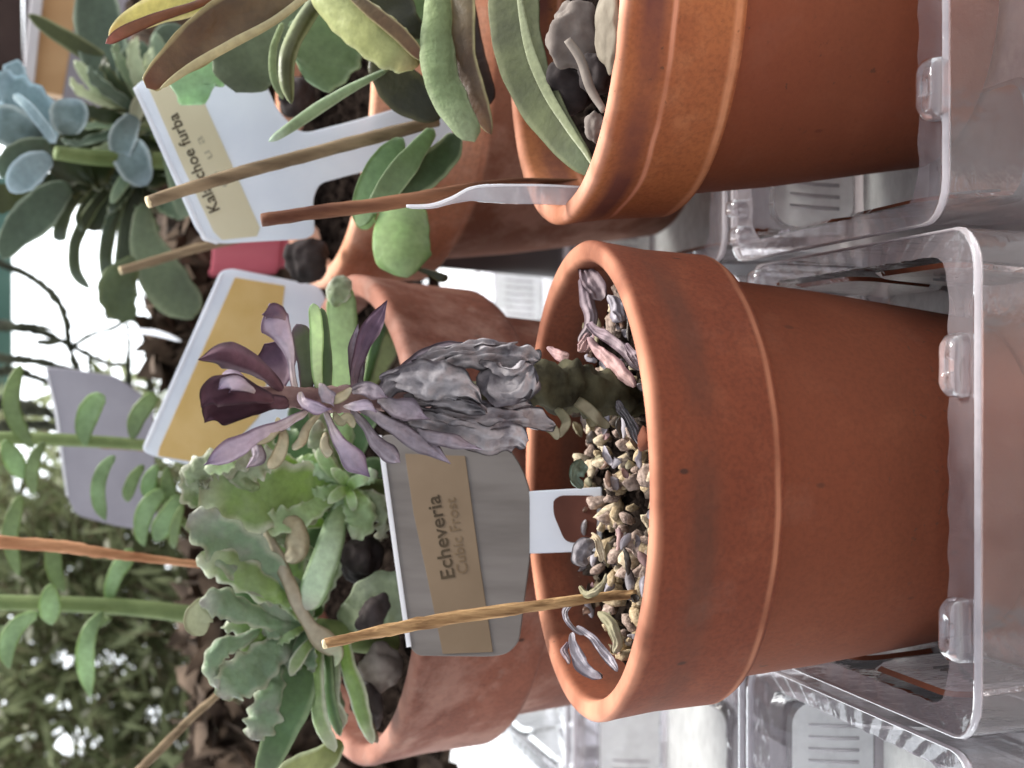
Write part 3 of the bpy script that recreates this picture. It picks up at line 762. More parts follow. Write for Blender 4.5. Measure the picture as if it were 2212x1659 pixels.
# grey card and small clear tag further back
pl = Plane((100, 795, 66), (300, 1140, 66), (300, 870, 65))
o = plate('grey_card', pl, [(98, 793), (150, 797), (250, 812), (330, 870), (340, 1150), (250, 1135), (165, 1112), (145, 1070), (135, 1000), (122, 880)], plain('card_grey', sr(140, 136, 144), sr(156, 152, 160), scale=30, rough=.6), None, r=.3, thick=.12)
prop(o, 'plain grey card with a white edge behind the small leaves', 'card')
plate('card_edge', pl, [(99, 795), (103, 795), (127, 900), (140, 1000), (149, 1070), (145, 1072), (134, 1000), (121, 900)], m_tagedge, o, r=.01, thick=.16)
m_cleartag = clear_plastic('clear_tag', milk=.35, milkcol=(.9, .9, .93, 1), refl=1.3)
o = leaf(None, [(190, 745, 64, 6), (230, 728, 64, 16), (290, 716, 64, 22), (340, 720, 64, 24), (395, 738, 64, 16)], m_cleartag, thick=.12, cup=.0, roll=55, name='clear_tag')
prop(o, 'small curved clear tag against the white sky', 'plant tag')
# clear bent tag seen edge-on at the left rim of pot B
t = thing('bent_tag', P(1265, 412, 38.5), 'clear bent tag leaning on the left rim of the orange banded pot', 'plant tag')
m_bent = clear_plastic('bent_tag', milk=.42, milkcol=(.80, .79, .84, 1), refl=1.5)
leaf(t, [(878, 447, 38.6, 8), (930, 446, 38.6, 10), (975, 434, 38.6, 14), (1015, 420, 38.5, 30), (1060, 418, 38.4, 40), (1160, 420, 38.3, 44), (1272, 424, 38.2, 40)], m_bent, thick=.10, cup=.0, tipr=.02, name='tag_blade', n=40)
tube('bright_edge', [(878, 445, 38.4, 6), (930, 443, 38.4, 7), (975, 428, 38.4, 7), (1015, 407, 38.3, 6), (1060, 401, 38.2, 5), (1160, 400, 38.1, 5), (1262, 404, 38.0, 4)], m_tagedge, t, n=50, m=8)

# ------------------------------------------------------------------ withered plant in the front pot
L_purp = leafmat('leaf_purple', sr(98, 74, 92), edge=sr(74, 48, 62), base=sr(150, 126, 130), tip=sr(84, 60, 76), blotch=sr(132, 108, 126), rough=.7, trans=.12)
L_dpur = leafmat('leaf_dark_purple', sr(78, 48, 60), edge=sr(54, 32, 40), base=sr(92, 60, 66), tip=sr(96, 66, 78), blotch=sr(112, 82, 92), rough=.8, trans=.1)
L_lil = leafmat('leaf_lilac', sr(172, 156, 172), edge=sr(110, 88, 106), base=sr(190, 174, 166), tip=sr(128, 106, 138), blotch=sr(206, 192, 204), rough=.55, trans=.12)
L_pgrn = leafmat('leaf_pale_green', sr(188, 212, 158), edge=sr(140, 166, 112), base=sr(206, 226, 176), tip=sr(140, 160, 122), rough=.5, trans=.3)
L_dead = leafmat('leaf_withered_grey', sr(160, 154, 156), edge=sr(58, 52, 54), base=sr(132, 124, 126), tip=sr(200, 194, 196), blotch=sr(84, 78, 84), bl=.75, rough=.85, trans=.08, nscale=110, bumps=.8, edgew=.1)
L_deadp = leafmat('leaf_withered_lilac', sr(150, 138, 146), edge=sr(92, 80, 88), base=sr(150, 140, 140), tip=sr(176, 160, 176), blotch=sr(104, 92, 98), bl=.6, rough=.8, trans=.08, nscale=110, bumps=.8)
L_tan = leafmat('leaf_dry_tan', sr(176, 166, 138), edge=sr(132, 122, 92), base=sr(150, 140, 110), tip=sr(190, 182, 156), blotch=sr(120, 120, 92), bl=.5, rough=.8, trans=.15)
m_stemd = plain('stem_dark', sr(40, 36, 24), sr(84, 80, 60), scale=130, rough=.85, bumps=1)
m_stemp = plain('stem_pinkish', sr(84, 58, 58), sr(136, 110, 104), scale=110, rough=.7, bumps=.6)
base = PZ(1370, 850, ZA)
# small shreds scattered over the grit are added below the plant
t = thing('withered_succulent', base, 'withered purple succulent with crumpled grey leaves on a tall stem in the clean front pot', 'succulent')
tube('stem', [(1385, 868, 36.2, 60), (1320, 850, 35.8, 96), (1240, 838, 35.6, 108), (1160, 835, 35.5, 100), (1060, 850, 35.5, 70), (960, 862, 35.5, 46)], m_stemd, t, rough=.45, m=20, n=50, freq=3)
tube('stem', [(1000, 860, 35.5, 40), (900, 862, 35.5, 44), (800, 862, 35.4, 50), (740, 862, 35.3, 60), (690, 862, 35.2, 48), (620, 856, 35.2, 40), (560, 845, 35.1, 22)], m_stemp, t, rough=.4, m=18, n=50, freq=3)
W1 = [
 # dark crown
 ([(610, 850, 35.1, 26), (575, 815, 34.8, 40), (530, 785, 34.5, 46), (480, 768, 34.3, 44), (428, 778, 34.3, 34)], L_dpur, dict(thick=.14, cup=-.28, wr=.06, roll=-18)),
 ([(622, 872, 35.0, 30), (570, 876, 34.7, 44), (510, 884, 34.5, 50), (460, 890, 34.4, 54), (440, 912, 34.4, 24)], L_dpur, dict(thick=.14, cup=.3, wr=.08, roll=25)),
 ([(590, 865, 34.7, 22), (545, 850, 34.3, 40), (500, 842, 34.1, 52), (455, 850, 34.1, 46), (435, 880, 34.2, 30)], L_dpur, dict(thick=.12, cup=.42, wr=.07, roll=10)),
 ([(560, 850, 34.6, 16), (530, 832, 34.1, 30), (495, 822, 33.9, 34), (470, 840, 33.9, 26)], L_lil, dict(thick=.2, cup=-.2, wr=.05)),
 ([(600, 845, 35.6, 30), (600, 800, 35.7, 76), (585, 760, 35.8, 84), (572, 742, 35.8, 40)], L_purp, dict(thick=.2, cup=.1, wr=.04)),
 ([(640, 850, 35.2, 18), (628, 780, 35.0, 20), (612, 725, 34.7, 40), (598, 690, 34.5, 62), (585, 655, 34.4, 50)], L_lil, dict(thick=.2, cup=-.14, wr=.03, roll=12)),
 ([(612, 690, 34.6, 30), (590, 675, 34.3, 40), (565, 678, 34.2, 20)], L_purp, dict(thick=.2, cup=-.1, roll=-25)),
 ([(660, 850, 35.3, 22), (665, 790, 35.2, 44), (655, 735, 35.1, 50), (640, 700, 35.0, 26)], leafmat('leaf_green_purple', sr(70, 76, 52), edge=sr(74, 58, 62), tip=sr(84, 66, 78), trans=.1), dict(thick=.22, cup=.12)),
 ([(690, 850, 35.3, 16), (684, 790, 35.0, 26), (684, 730, 34.8, 30), (680, 680, 34.7, 28), (676, 655, 34.7, 16)], L_pgrn, dict(thick=.2, cup=.1, roll=15)),
 ([(700, 850, 35.5, 30), (705, 790, 35.6, 26), (700, 720, 35.7, 24), (694, 665, 35.7, 20)], leafmat('leaf_green_dark', sr(62, 82, 44), edge=sr(92, 110, 72), trans=.1), dict(thick=.22)),
 ([(762, 850, 35.3, 20), (768, 800, 35.1, 26), (785, 745, 34.9, 28), (812, 690, 34.7, 34), (836, 648, 34.6, 30)], L_purp, dict(thick=.2, cup=.1, roll=20, wr=.04)),
 ([(778, 850, 35.4, 22), (772, 800, 35.4, 30), (768, 750, 35.3, 26), (775, 700, 35.3, 20)], L_deadp, dict(crease=.05, thick=.18, wr=.05)),
 ([(668, 885, 35.2, 18), (620, 915, 34.8, 26), (570, 935, 34.5, 30), (520, 962, 34.2, 36), (470, 990, 34.0, 40), (440, 1005, 34.0, 22)], L_lil, dict(thick=.24, cup=-.12, wr=.05, roll=-10)),
 ([(700, 885, 35.1, 16), (716, 925, 34.7, 22), (742, 965, 34.4, 30), (772, 1000, 34.2, 44), (800, 1030, 34.1, 34)], L_lil, dict(thick=.24, cup=-.14, wr=.04, roll=12)),
 ([(760, 885, 35.2, 20), (790, 920, 34.8, 24), (815, 960, 34.6, 28), (850, 990, 34.5, 30), (864, 1000, 34.5, 14)], L_deadp, dict(crease=.05, thick=.22, wr=.08, cup=-.1)),
 ([(776, 880, 35.1, 24), (820, 905, 34.5, 30), (880, 940, 34.2, 34), (930, 968, 34.0, 34), (975, 1000, 33.9, 28)], L_deadp, dict(crease=.05, thick=.24, wr=.09, cup=-.15, roll=15)),
 # hanging grey dead leaves
 ([(812, 850, 35.0, 40), (860, 826, 34.3, 56), (920, 822, 33.9, 84), (985, 838, 33.7, 76), (1040, 872, 33.7, 26)], L_dead, dict(n=70, m=48, crease=.10, pleat=.085, thick=.07, wr=.26, cup=-.16, frill=.05, roll=10, tipr=.22)),
 ([(830, 820, 35.0, 30), (900, 790, 34.6, 44), (990, 770, 34.4, 54), (1080, 762, 34.3, 60), (1140, 762, 34.2, 50), (1168, 775, 34.2, 20)], L_dead, dict(n=70, m=48, crease=.10, pleat=.085, thick=.07, wr=.28, cup=-.2, frill=.06, roll=-14)),
 ([(1040, 800, 34.4, 60), (1080, 820, 34.0, 80), (1120, 812, 33.8, 90), (1150, 790, 33.8, 40)], L_dead, dict(n=70, m=48, crease=.10, pleat=.085, thick=.07, wr=.22, cup=.25, roll=30)),
 ([(828, 880, 35.0, 30), (890, 905, 34.4, 50), (960, 935, 34.1, 56), (1040, 945, 34.0, 70), (1110, 950, 34.0, 60), (1135, 968, 34.0, 24)], L_dead, dict(n=70, m=48, crease=.10, pleat=.085, thick=.07, wr=.2, cup=-.2, frill=.04, roll=15)),
 ([(850, 870, 34.9, 26), (930, 888, 34.3, 36), (1010, 905, 34.0, 44), (1090, 900, 34.1, 50), (1160, 905, 34.3, 56), (1198, 915, 34.5, 30)], L_dead, dict(n=70, m=48, crease=.10, pleat=.085, thick=.07, wr=.2, cup=.16, roll=-20)),
 ([(840, 812, 35.0, 20), (910, 775, 34.7, 36), (980, 752, 34.5, 44), (1060, 748, 34.5, 40), (1120, 758, 34.5, 18)], L_dead, dict(n=70, m=48, crease=.08, pleat=.07, thick=.07, wr=.16, cup=-.3, roll=-30)),
 ([(880, 850, 34.6, 20), (940, 858, 34.1, 38), (1000, 872, 33.8, 40), (1050, 896, 33.7, 16)], L_dead, dict(n=60, m=48, crease=.08, pleat=.07, thick=.07, wr=.14, cup=.4, roll=25)),
 ([(1060, 850, 34.4, 22), (1100, 846, 33.9, 56), (1135, 820, 33.7, 60), (1150, 800, 33.7, 22)], L_dead, dict(n=60, m=48, crease=.08, pleat=.07, thick=.07, wr=.14, cup=-.35, roll=-20)),
 ([(820, 862, 34.9, 16), (850, 880, 34.4, 34), (890, 888, 34.2, 36), (930, 905, 34.1, 14)], L_deadp, dict(wr=.1)),
 ([(760, 845, 34.9, 12), (785, 838, 34.5, 26), (815, 846, 34.3, 28), (838, 862, 34.3, 10)], L_deadp, dict(wr=.1)),
 ([(740, 875, 34.8, 12), (765, 880, 34.5, 24), (795, 878, 34.4, 22), (815, 890, 34.4, 8)], L_lil, dict(wr=.1)),
 ([(700, 870, 34.7, 10), (722, 862, 34.4, 20), (745, 852, 34.4, 18), (760, 838, 34.4, 8)], L_tan, dict(thick=.08, wr=.1, cup=.3)),
 ([(940, 870, 34.8, 26), (1010, 880, 34.6, 40), (1080, 885, 34.5, 44), (1150, 880, 34.6, 36)], L_dead, dict(n=70, m=48, crease=.10, pleat=.085, thick=.07, wr=.18, cup=-.2)),
 ([(860, 900, 34.9, 16), (920, 935, 34.2, 26), (985, 955, 33.9, 26), (1040, 975, 33.8, 18)], L_deadp, dict(crease=.05, thick=.16, wr=.14, cup=-.2)),
 ([(1150, 900, 34.9, 20), (1190, 925, 34.8, 26), (1205, 950, 34.7, 16)], L_tan, dict(crease=.05, thick=.14, wr=.12)),
 ([(1120, 740, 35.0, 10), (1040, 745, 34.9, 16), (960, 752, 34.8, 20), (880, 790, 34.8, 24), (830, 830, 34.9, 14)], L_deadp, dict(crease=.05, thick=.14, wr=.08, roll=40)),
 # crisp curls between the crown and the rosette behind
 ([(690, 895, 35.0, 10), (662, 925, 34.7, 18), (650, 955, 34.5, 22), (630, 970, 34.4, 14)], L_tan, dict(crease=.05, thick=.12, wr=.1, cup=-.3)),
 ([(640, 895, 35.0, 10), (600, 925, 34.7, 20), (575, 950, 34.5, 24), (548, 958, 34.5, 12)], L_tan, dict(crease=.05, thick=.12, wr=.12, cup=.3)),
 ([(600, 900, 35.0, 12), (612, 945, 34.6, 24), (600, 985, 34.4, 28), (578, 1010, 34.3, 18)], L_tan, dict(crease=.05, thick=.12, wr=.12, cup=.3)),
 ([(560, 930, 35.0, 12), (545, 950, 34.7, 22), (556, 985, 34.5, 26), (530, 1010, 34.4, 16)], L_deadp, dict(crease=.05, thick=.12, wr=.14, cup=-.3)),
 ([(720, 890, 35.0, 12), (735, 910, 34.6, 22), (750, 905, 34.5, 22), (765, 925, 34.5, 12)], L_tan, dict(crease=.05, thick=.12, wr=.1, cup=.3)),
 ([(705, 930, 35.0, 10), (700, 960, 34.7, 20), (715, 985, 34.5, 22)], L_tan, dict(crease=.05, thick=.12, wr=.12, cup=-.3)),
 ([(690, 830, 34.8, 14), (700, 845, 34.4, 26), (712, 862, 34.3, 26), (724, 880, 34.4, 14)], L_deadp, dict(crease=.05, thick=.14, wr=.1, cup=-.2)),
 ([(650, 850, 34.9, 12), (655, 868, 34.5, 22), (690, 880, 34.3, 20), (716, 884, 34.3, 10)], L_lil, dict(thick=.12, wr=.08)),
 # roots and shreds round the foot
 ([(1230, 850, 35.4, 16), (1262, 880, 35.0, 24), (1290, 905, 35.0, 24), (1320, 925, 35.1, 14)], L_tan, dict(crease=.05, thick=.14, wr=.14)),
 ([(1200, 880, 35.2, 14), (1225, 912, 34.9, 20), (1210, 945, 34.8, 14)], L_tan, dict(crease=.05, thick=.12, wr=.1)),
 ([(1330, 870, 35.2, 16), (1352, 900, 34.7, 22), (1372, 930, 34.5, 22), (1384, 960, 34.4, 12)], L_dead, dict(n=70, m=48, crease=.10, pleat=.085, thick=.07, wr=.14)),
]
for sp, mt, kw in W1:
    if mt in (L_purp, L_lil, L_dpur, L_deadp):
        kw = dict(kw); kw['thick'] = .12; kw['point'] = True; kw['n'] = 44; kw['m'] = 28; kw['pleat'] = .022
        kw['cup'] = math.copysign(max(.24, abs(kw.get('cup', .24))*1.6), kw.get('cup', random.choice((-1, 1)))); kw['wr'] = max(kw.get('wr', 0), .07)
        # spatula outline: slim neck, flared blade
        k_ = len(sp); sp = [(a, b, y, w_*(.8+.55*math.sin(math.pi*min(1, (i/(k_-1))*1.02)**2))) for i, (a, b, y, w_) in enumerate(sp)]
        kw['twist'] = random.uniform(-35, 35)
    leaf(t, sp, mt, **kw)
# fallen dry leaves lying on the grit
L_pink = leafmat('leaf_fallen_pink', sr(188, 152, 146), edge=sr(140, 104, 104), tip=sr(214, 178, 168), base=sr(160, 130, 132), blotch=sr(140, 110, 110), rough=.7, trans=.08)
L_mauve = leafmat('leaf_fallen_mauve', sr(166, 148, 152), edge=sr(112, 92, 98), tip=sr(186, 168, 166), base=sr(130, 110, 120), blotch=sr(110, 92, 96), rough=.75, trans=.08)
L_whit = leafmat('leaf_fallen_white', sr(184, 178, 184), edge=sr(120, 112, 120), tip=sr(204, 196, 200), blotch=sr(120, 112, 118), rough=.75, trans=.08)
GF = 'dry leaves lying on the grit of the clean front pot'
FL = [
 ([(1238, 556, 38.2, 10), (1262, 590, 37.6, 34), (1285, 620, 37.2, 50), (1296, 650, 37, 40)], L_mauve, 'pale crumpled dry leaf reaching up the right wall of the clean front pot'),
 ([(1262, 600, 37.8, 22), (1270, 650, 37.5, 30), (1272, 700, 37.3, 26), (1252, 742, 37.4, 16)], L_mauve, 'mauve dry leaf along the back right wall of the clean front pot'),
 ([(1270, 690, 37.0, 16), (1300, 722, 36.4, 22), (1340, 756, 35.9, 26), (1385, 800, 35.4, 14)], L_mauve, 'long thin mauve dry leaf crossing towards the front rim'),
 ([(1268, 730, 36.6, 18), (1296, 764, 36.0, 26), (1330, 800, 35.4, 36), (1362, 836, 34.9, 26)], L_pink, 'long light pink dry leaf right of the withered stem'),
 ([(1186, 752, 37.6, 14), (1205, 766, 37.2, 26), (1226, 775, 37.0, 24)], L_pink, 'short pink dry curl against the back wall beside the withered stem'),
 ([(1272, 720, 36.8, 12), (1258, 744, 36.6, 22), (1248, 760, 36.6, 12)], L_pink, 'tiny bright pink dry leaf tip between two mauve leaves'),
 ([(1310, 640, 36.4, 16), (1332, 662, 36.0, 40), (1345, 690, 35.8, 36)], L_whit, 'broad pale flake by the right front rim of the clean front pot'),
 ([(1350, 740, 35.4, 12), (1368, 765, 35.1, 24), (1382, 790, 35.0, 14)], L_mauve, 'small mauve flake by the right front rim of the clean front pot'),
 ([(1262, 1372, 36.6, 10), (1232, 1345, 36.5, 14), (1222, 1322, 36.6, 12), (1236, 1305, 36.5, 10)], L_whit, 'curled white dry leaf below the pale stick in the clean front pot'),
 ([(1238, 1365, 36.4, 12), (1245, 1400, 36.2, 22), (1262, 1440, 36.0, 30), (1300, 1466, 35.8, 22)], L_whit, 'whitish cupped dry leaf nearest the left wall of the clean front pot'),
 ([(1250, 1350, 36.0, 12), (1285, 1390, 35.6, 18), (1318, 1425, 35.3, 22), (1335, 1450, 35.2, 12)], L_whit, 'long whitish dry leaf next to the cupped one in the clean front pot'),
 ([(1222, 1385, 36.8, 10), (1215, 1405, 36.7, 16), (1232, 1425, 36.5, 12)], L_mauve, 'small grey dry tip standing up by the left wall of the clean front pot'),
 ([(1290, 1320, 35.8, 14), (1318, 1350, 35.3, 30), (1330, 1385, 35.2, 28), (1322, 1410, 35.2, 14)], L_tan, 'tan dry flake by the left front rim of the clean front pot'),
 ([(1270, 1150, 36.2, 12), (1292, 1165, 35.6, 16), (1300, 1195, 35.5, 16), (1296, 1215, 35.6, 10)], m_peb_w, 'cream curled shred hooking over the pebble heap in the clean front pot'),
 ([(1265, 1225, 36.6, 22), (1252, 1208, 36.4, 40), (1262, 1180, 36.2, 44), (1288, 1165, 36.2, 20)], L_dead, 'grey green cupped dry leaf beside the foot of the shaded tag'),
 ([(1268, 1000, 37.0, 26), (1248, 1015, 36.8, 40), (1242, 1035, 36.8, 36), (1262, 1050, 36.8, 16)], leafmat('leaf_fallen_mint', sr(150, 168, 150), edge=sr(110, 126, 108), trans=.1), 'minty green fallen leaf by the tag\'s foot in the clean front pot'),
 ([(1250, 1268, 36.4, 10), (1270, 1280, 36.0, 18), (1300, 1262, 35.8, 16), (1312, 1240, 35.8, 10)], L_tan, 'tan dry curl right of the pale stick on the pebble heap'),
]
for sp, mt, lb in FL:
    prop(leaf(None, sp, mt, thick=.07, wr=.12, cup=random.choice((-.34, .3)), crease=.06, pleat=.03, n=44, m=30, twist=random.uniform(-50, 50), name='dry_leaf', roll=random.uniform(-15, 15)), lb, 'dry leaf', GF)

L_shr = [L_whit, L_tan, L_pink, L_dead, leafmat('shred_dark', sr(70, 60, 52), edge=sr(44, 38, 32), trans=.05), leafmat('shred_brown', sr(120, 92, 76), edge=sr(80, 60, 50), trans=.05)]
SHN = ['whitish', 'tan', 'pinkish', 'grey', 'dark brown', 'brown']
for k in range(90):
    a = random.uniform(0, 2*math.pi); rr = 4.3*math.sqrt(random.random()); x = AX+rr*math.cos(a); y = 36.9+rr*math.sin(a)
    if y > 40.6: continue
    z = ZA+.15+random.uniform(0, .22); q = Vector((x, y, z)); d = q-CAMP; depth = d.dot(FWD)
    px = 1106-FPX*d.dot(UPV)/depth; py = 1659-829.5-FPX*d.dot(RGT)/depth
    an = random.uniform(0, 6.28); L_ = random.uniform(14, 34)
    i_ = random.randrange(6)
    sp = [(px+math.cos(an)*L_*f*.45, py+math.sin(an)*L_*f, y+random.uniform(-.1, .1), w_) for f, w_ in ((-1, 6), (-.3, random.uniform(12, 24)), (.4, random.uniform(12, 22)), (1, 6))]
    dx, dy = x-AX, y-36.9
    pl_ = ('left of the pale stick' if dx < -1.9 else 'by the foot of the shaded tag' if dx < .4 and dy > 1.2 else 'in the middle of the heap' if dx < .4 and dy > -1.2 else 'along the front rim' if dx < 1.0 and dy <= -1.2 else 'beside the withered stem' if dx < 2.6 else 'near the right wall')
    prop(leaf(None, sp, L_shr[i_], thick=.09, wr=.08, crease=.05, cup=random.choice((-.35, .35)), name='dry_shred', roll=random.uniform(-50, 50), n=14, m=12), SHN[i_]+' dry shred '+pl_+', clean front pot', 'dry shred', 'dry shreds on the grit of the clean front pot')

# ------------------------------------------------------------------ frilly green rosettes in the salt stained pot
G_gr = leafmat('leaf_echeveria', sr(138, 164, 100), edge=sr(204, 210, 182), base=sr(160, 196, 92), tip=sr(200, 202, 176), blotch=sr(150, 158, 134), bl=.35, trans=.28, bumps=.5)
G_br = leafmat('leaf_echeveria_bright', sr(176, 204, 148), edge=sr(206, 222, 180), base=sr(182, 212, 108), tip=sr(194, 200, 172), blotch=sr(176, 200, 164), bl=.35, trans=.32, bumps=.5)
G_dk = leafmat('leaf_echeveria_dark', sr(84, 114, 68), edge=sr(134, 154, 112), base=sr(70, 98, 40), tip=sr(110, 126, 96), blotch=sr(90, 118, 84), bl=.4, trans=.2)
G_mt = leafmat('leaf_echeveria_mint', sr(122, 146, 112), edge=sr(160, 168, 140), base=sr(120, 150, 110), tip=sr(158, 154, 144), blotch=sr(132, 132, 122), bl=.55, trans=.2, bumps=.6)
G_fr = leafmat('leaf_echeveria_frill', sr(146, 156, 122), edge=sr(190, 192, 168), base=sr(134, 154, 108), tip=sr(160, 154, 132), blotch=sr(126, 128, 108), bl=.6, trans=.18, bumps=.8, nscale=120)
G_pl = leafmat('leaf_echeveria_pale', sr(196, 218, 184), edge=sr(142, 168, 122), base=sr(134, 158, 78), tip=sr(166, 160, 148), blotch=sr(196, 214, 190), bl=.3, trans=.25)
m_stemg = plain('stem_green', sr(96, 112, 68), sr(134, 148, 98), scale=60, rough=.6, trans=.15)
m_stemb = plain('stem_brown', sr(70, 56, 38), sr(120, 100, 72), scale=80, rough=.8)
def plant(name, root, label, cat, leaves, group=None):
    t = thing(name, root, label, cat, group)
    for sp, mt, kw in leaves: leaf(t, sp, mt, **kw)
    return t
rt = P(800, 1060, 47.6)
t = plant('frilly_echeveria', rt, 'frilly pale green rosette with a bright green heart, right half of the salt stained pot', 'succulent', [
 ([(748, 1052, 47, 30), (700, 1060, 46.2, 90), (630, 1070, 45.6, 140), (550, 1070, 45.2, 150), (480, 1050, 45.0, 140), (430, 1030, 45, 90)], G_gr, dict(crease=.05, ctip=True, n=40, m=24, thick=.3, cup=.16, frill=.22, wr=.05)),
 ([(748, 1058, 46.8, 26), (700, 1082, 46, 44), (650, 1115, 45.4, 54), (600, 1128, 45.2, 60), (560, 1125, 45.2, 30)], G_br, dict(crease=.05, ctip=True, n=40, m=24, thick=.25, cup=.1, frill=.08, roll=20)),
 ([(430, 1050, 45.1, 40), (422, 1030, 44.9, 60), (450, 1005, 44.7, 60), (500, 995, 44.6, 60), (560, 975, 44.5, 40)], G_fr, dict(crease=.06, ctip=True, n=44, m=24, thick=.18, cup=-.2, frill=.16, wr=.16)),
 ([(540, 960, 45.0, 20), (510, 980, 44.6, 36), (480, 1000, 44.4, 40), (440, 1015, 44.4, 20)], G_br, dict(crease=.05, ctip=True, n=40, m=24, thick=.18, cup=-.2, frill=.06, wr=.05)),
 ([(440, 1080, 45.3, 40), (418, 1060, 45.1, 60), (424, 1030, 45, 50), (460, 1030, 45, 30)], G_fr, dict(crease=.06, ctip=True, n=44, m=24, thick=.18, cup=.3, frill=.14, wr=.14)),
 ([(560, 1060, 45.2, 26), (520, 1030, 44.8, 50), (560, 1000, 44.6, 60), (600, 980, 44.6, 36)], G_fr, dict(crease=.06, ctip=True, n=44, m=24, thick=.16, cup=-.25, frill=.12, wr=.16)),
 ([(752, 1060, 46.7, 26), (728, 1120, 45.9, 42), (712, 1180, 45.4, 58), (690, 1240, 45.0, 62), (672, 1290, 44.9, 56), (660, 1318, 44.9, 24)], G_pl, dict(thick=.5, cup=.02, tipr=.1, wr=.03, fat=True)),
 ([(735, 1080, 47.2, 26), (708, 1130, 46.8, 50), (680, 1170, 46.6, 54), (660, 1200, 46.6, 30)], G_dk, dict(thick=.3, cup=.1)),
 ([(748, 1050, 46.7, 22), (762, 1072, 46.1, 50), (775, 1105, 45.7, 72), (778, 1140, 45.6, 60), (760, 1165, 45.6, 30)], G_br, dict(crease=.05, ctip=True, n=40, m=24, thick=.25, cup=-.16, frill=.08, wr=.14)),
 ([(775, 1070, 46.4, 20), (805, 1085, 46, 50), (825, 1120, 45.8, 40), (826, 1170, 45.8, 20)], G_fr, dict(crease=.06, ctip=True, n=44, m=24, thick=.18, cup=-.2, frill=.12, wr=.16)),
 ([(745, 1045, 47.0, 16), (720, 1015, 46.3, 24), (698, 975, 45.8, 36), (680, 935, 45.5, 46), (690, 905, 45.4, 30)], G_fr, dict(crease=.06, ctip=True, n=44, m=24, thick=.2, cup=-.22, frill=.08, wr=.12)),
 ([(748, 1048, 46.9, 18), (722, 1022, 46.1, 28), (700, 992, 45.7, 30), (690, 965, 45.6, 18)], G_br, dict(crease=.05, ctip=True, n=40, m=24, thick=.22, cup=.1)),
 ([(745, 1040, 48.4, 40), (690, 1010, 48.6, 90), (630, 990, 48.8, 120), (580, 960, 49, 90), (560, 930, 49, 40)], G_dk, dict(thick=.3, cup=.1, frill=.1)),
 ([(740, 1040, 48.6, 40), (700, 960, 48.8, 90), (660, 900, 49, 80), (640, 860, 49, 30)], G_dk, dict(thick=.3, cup=.1)),
 ([(755, 1045, 47.0, 24), (790, 1020, 47, 50), (815, 1010, 47, 44), (830, 1030, 47, 20)], G_dk, dict(thick=.3, cup=.1)),
 ([(760, 960, 48, 30), (745, 850, 47.6, 54), (740, 740, 47.3, 66), (738, 660, 47.1, 62), (742, 608, 47.0, 36)], L_pgrn, dict(thick=.35, cup=.04, wr=.04)),
 ([(790, 840, 48.2, 30), (815, 790, 48, 56), (840, 740, 47.8, 60), (850, 705, 47.8, 30)], leafmat('leaf_olive_pale', sr(150, 158, 104), edge=sr(90, 76, 58), trans=.2), dict(thick=.3, cup=.1)),
 ([(720, 660, 46.9, 24), (728, 640, 46.7, 50), (740, 618, 46.7, 50), (760, 606, 46.7, 20)], G_fr, dict(crease=.06, ctip=True, n=44, m=24, thick=.18, cup=-.2, wr=.12)),
 ([(790, 830, 48, 16), (812, 740, 47.8, 24), (830, 690, 47.7, 24)], G_dk, dict(thick=.3)),
])
for sp, mt, kw in [
 ([(752, 1052, 46.4, 16), (742, 1035, 45.9, 26), (728, 1022, 45.6, 24), (715, 1012, 45.5, 10)], G_br, dict(thick=.22, cup=.2)),
 ([(752, 1056, 46.3, 16), (738, 1062, 45.8, 26), (722, 1074, 45.5, 24), (708, 1088, 45.4, 10)], G_br, dict(thick=.22, cup=.2)),
 ([(754, 1054, 46.3, 16), (765, 1042, 45.8, 26), (782, 1036, 45.6, 24), (796, 1034, 45.6, 10)], G_br, dict(thick=.22, cup=.2)),
 ([(752, 1058, 46.2, 14), (758, 1074, 45.7, 22), (762, 1090, 45.5, 20), (764, 1104, 45.5, 8)], G_br, dict(thick=.2, cup=.2)),
 ([(700, 1130, 46.6, 20), (640, 1125, 46.2, 44), (600, 1150, 46.0, 50), (575, 1190, 46.0, 24)], G_gr, dict(thick=.25, cup=.2)),
 ([(640, 1010, 46.0, 24), (600, 990, 45.4, 44), (570, 960, 45.2, 44), (560, 930, 45.2, 20)], G_gr, dict(thick=.25, cup=.2, frill=.08)),
]: leaf(t, sp, mt, **kw)
tube('stem', [(745, 1052, 47, 44), (775, 1055, 47.4, 48), (830, 1060, 48, 50), (900, 1065, 48.6, 44)], m_stemg, t)
rt = P(790, 1380, 46.6)
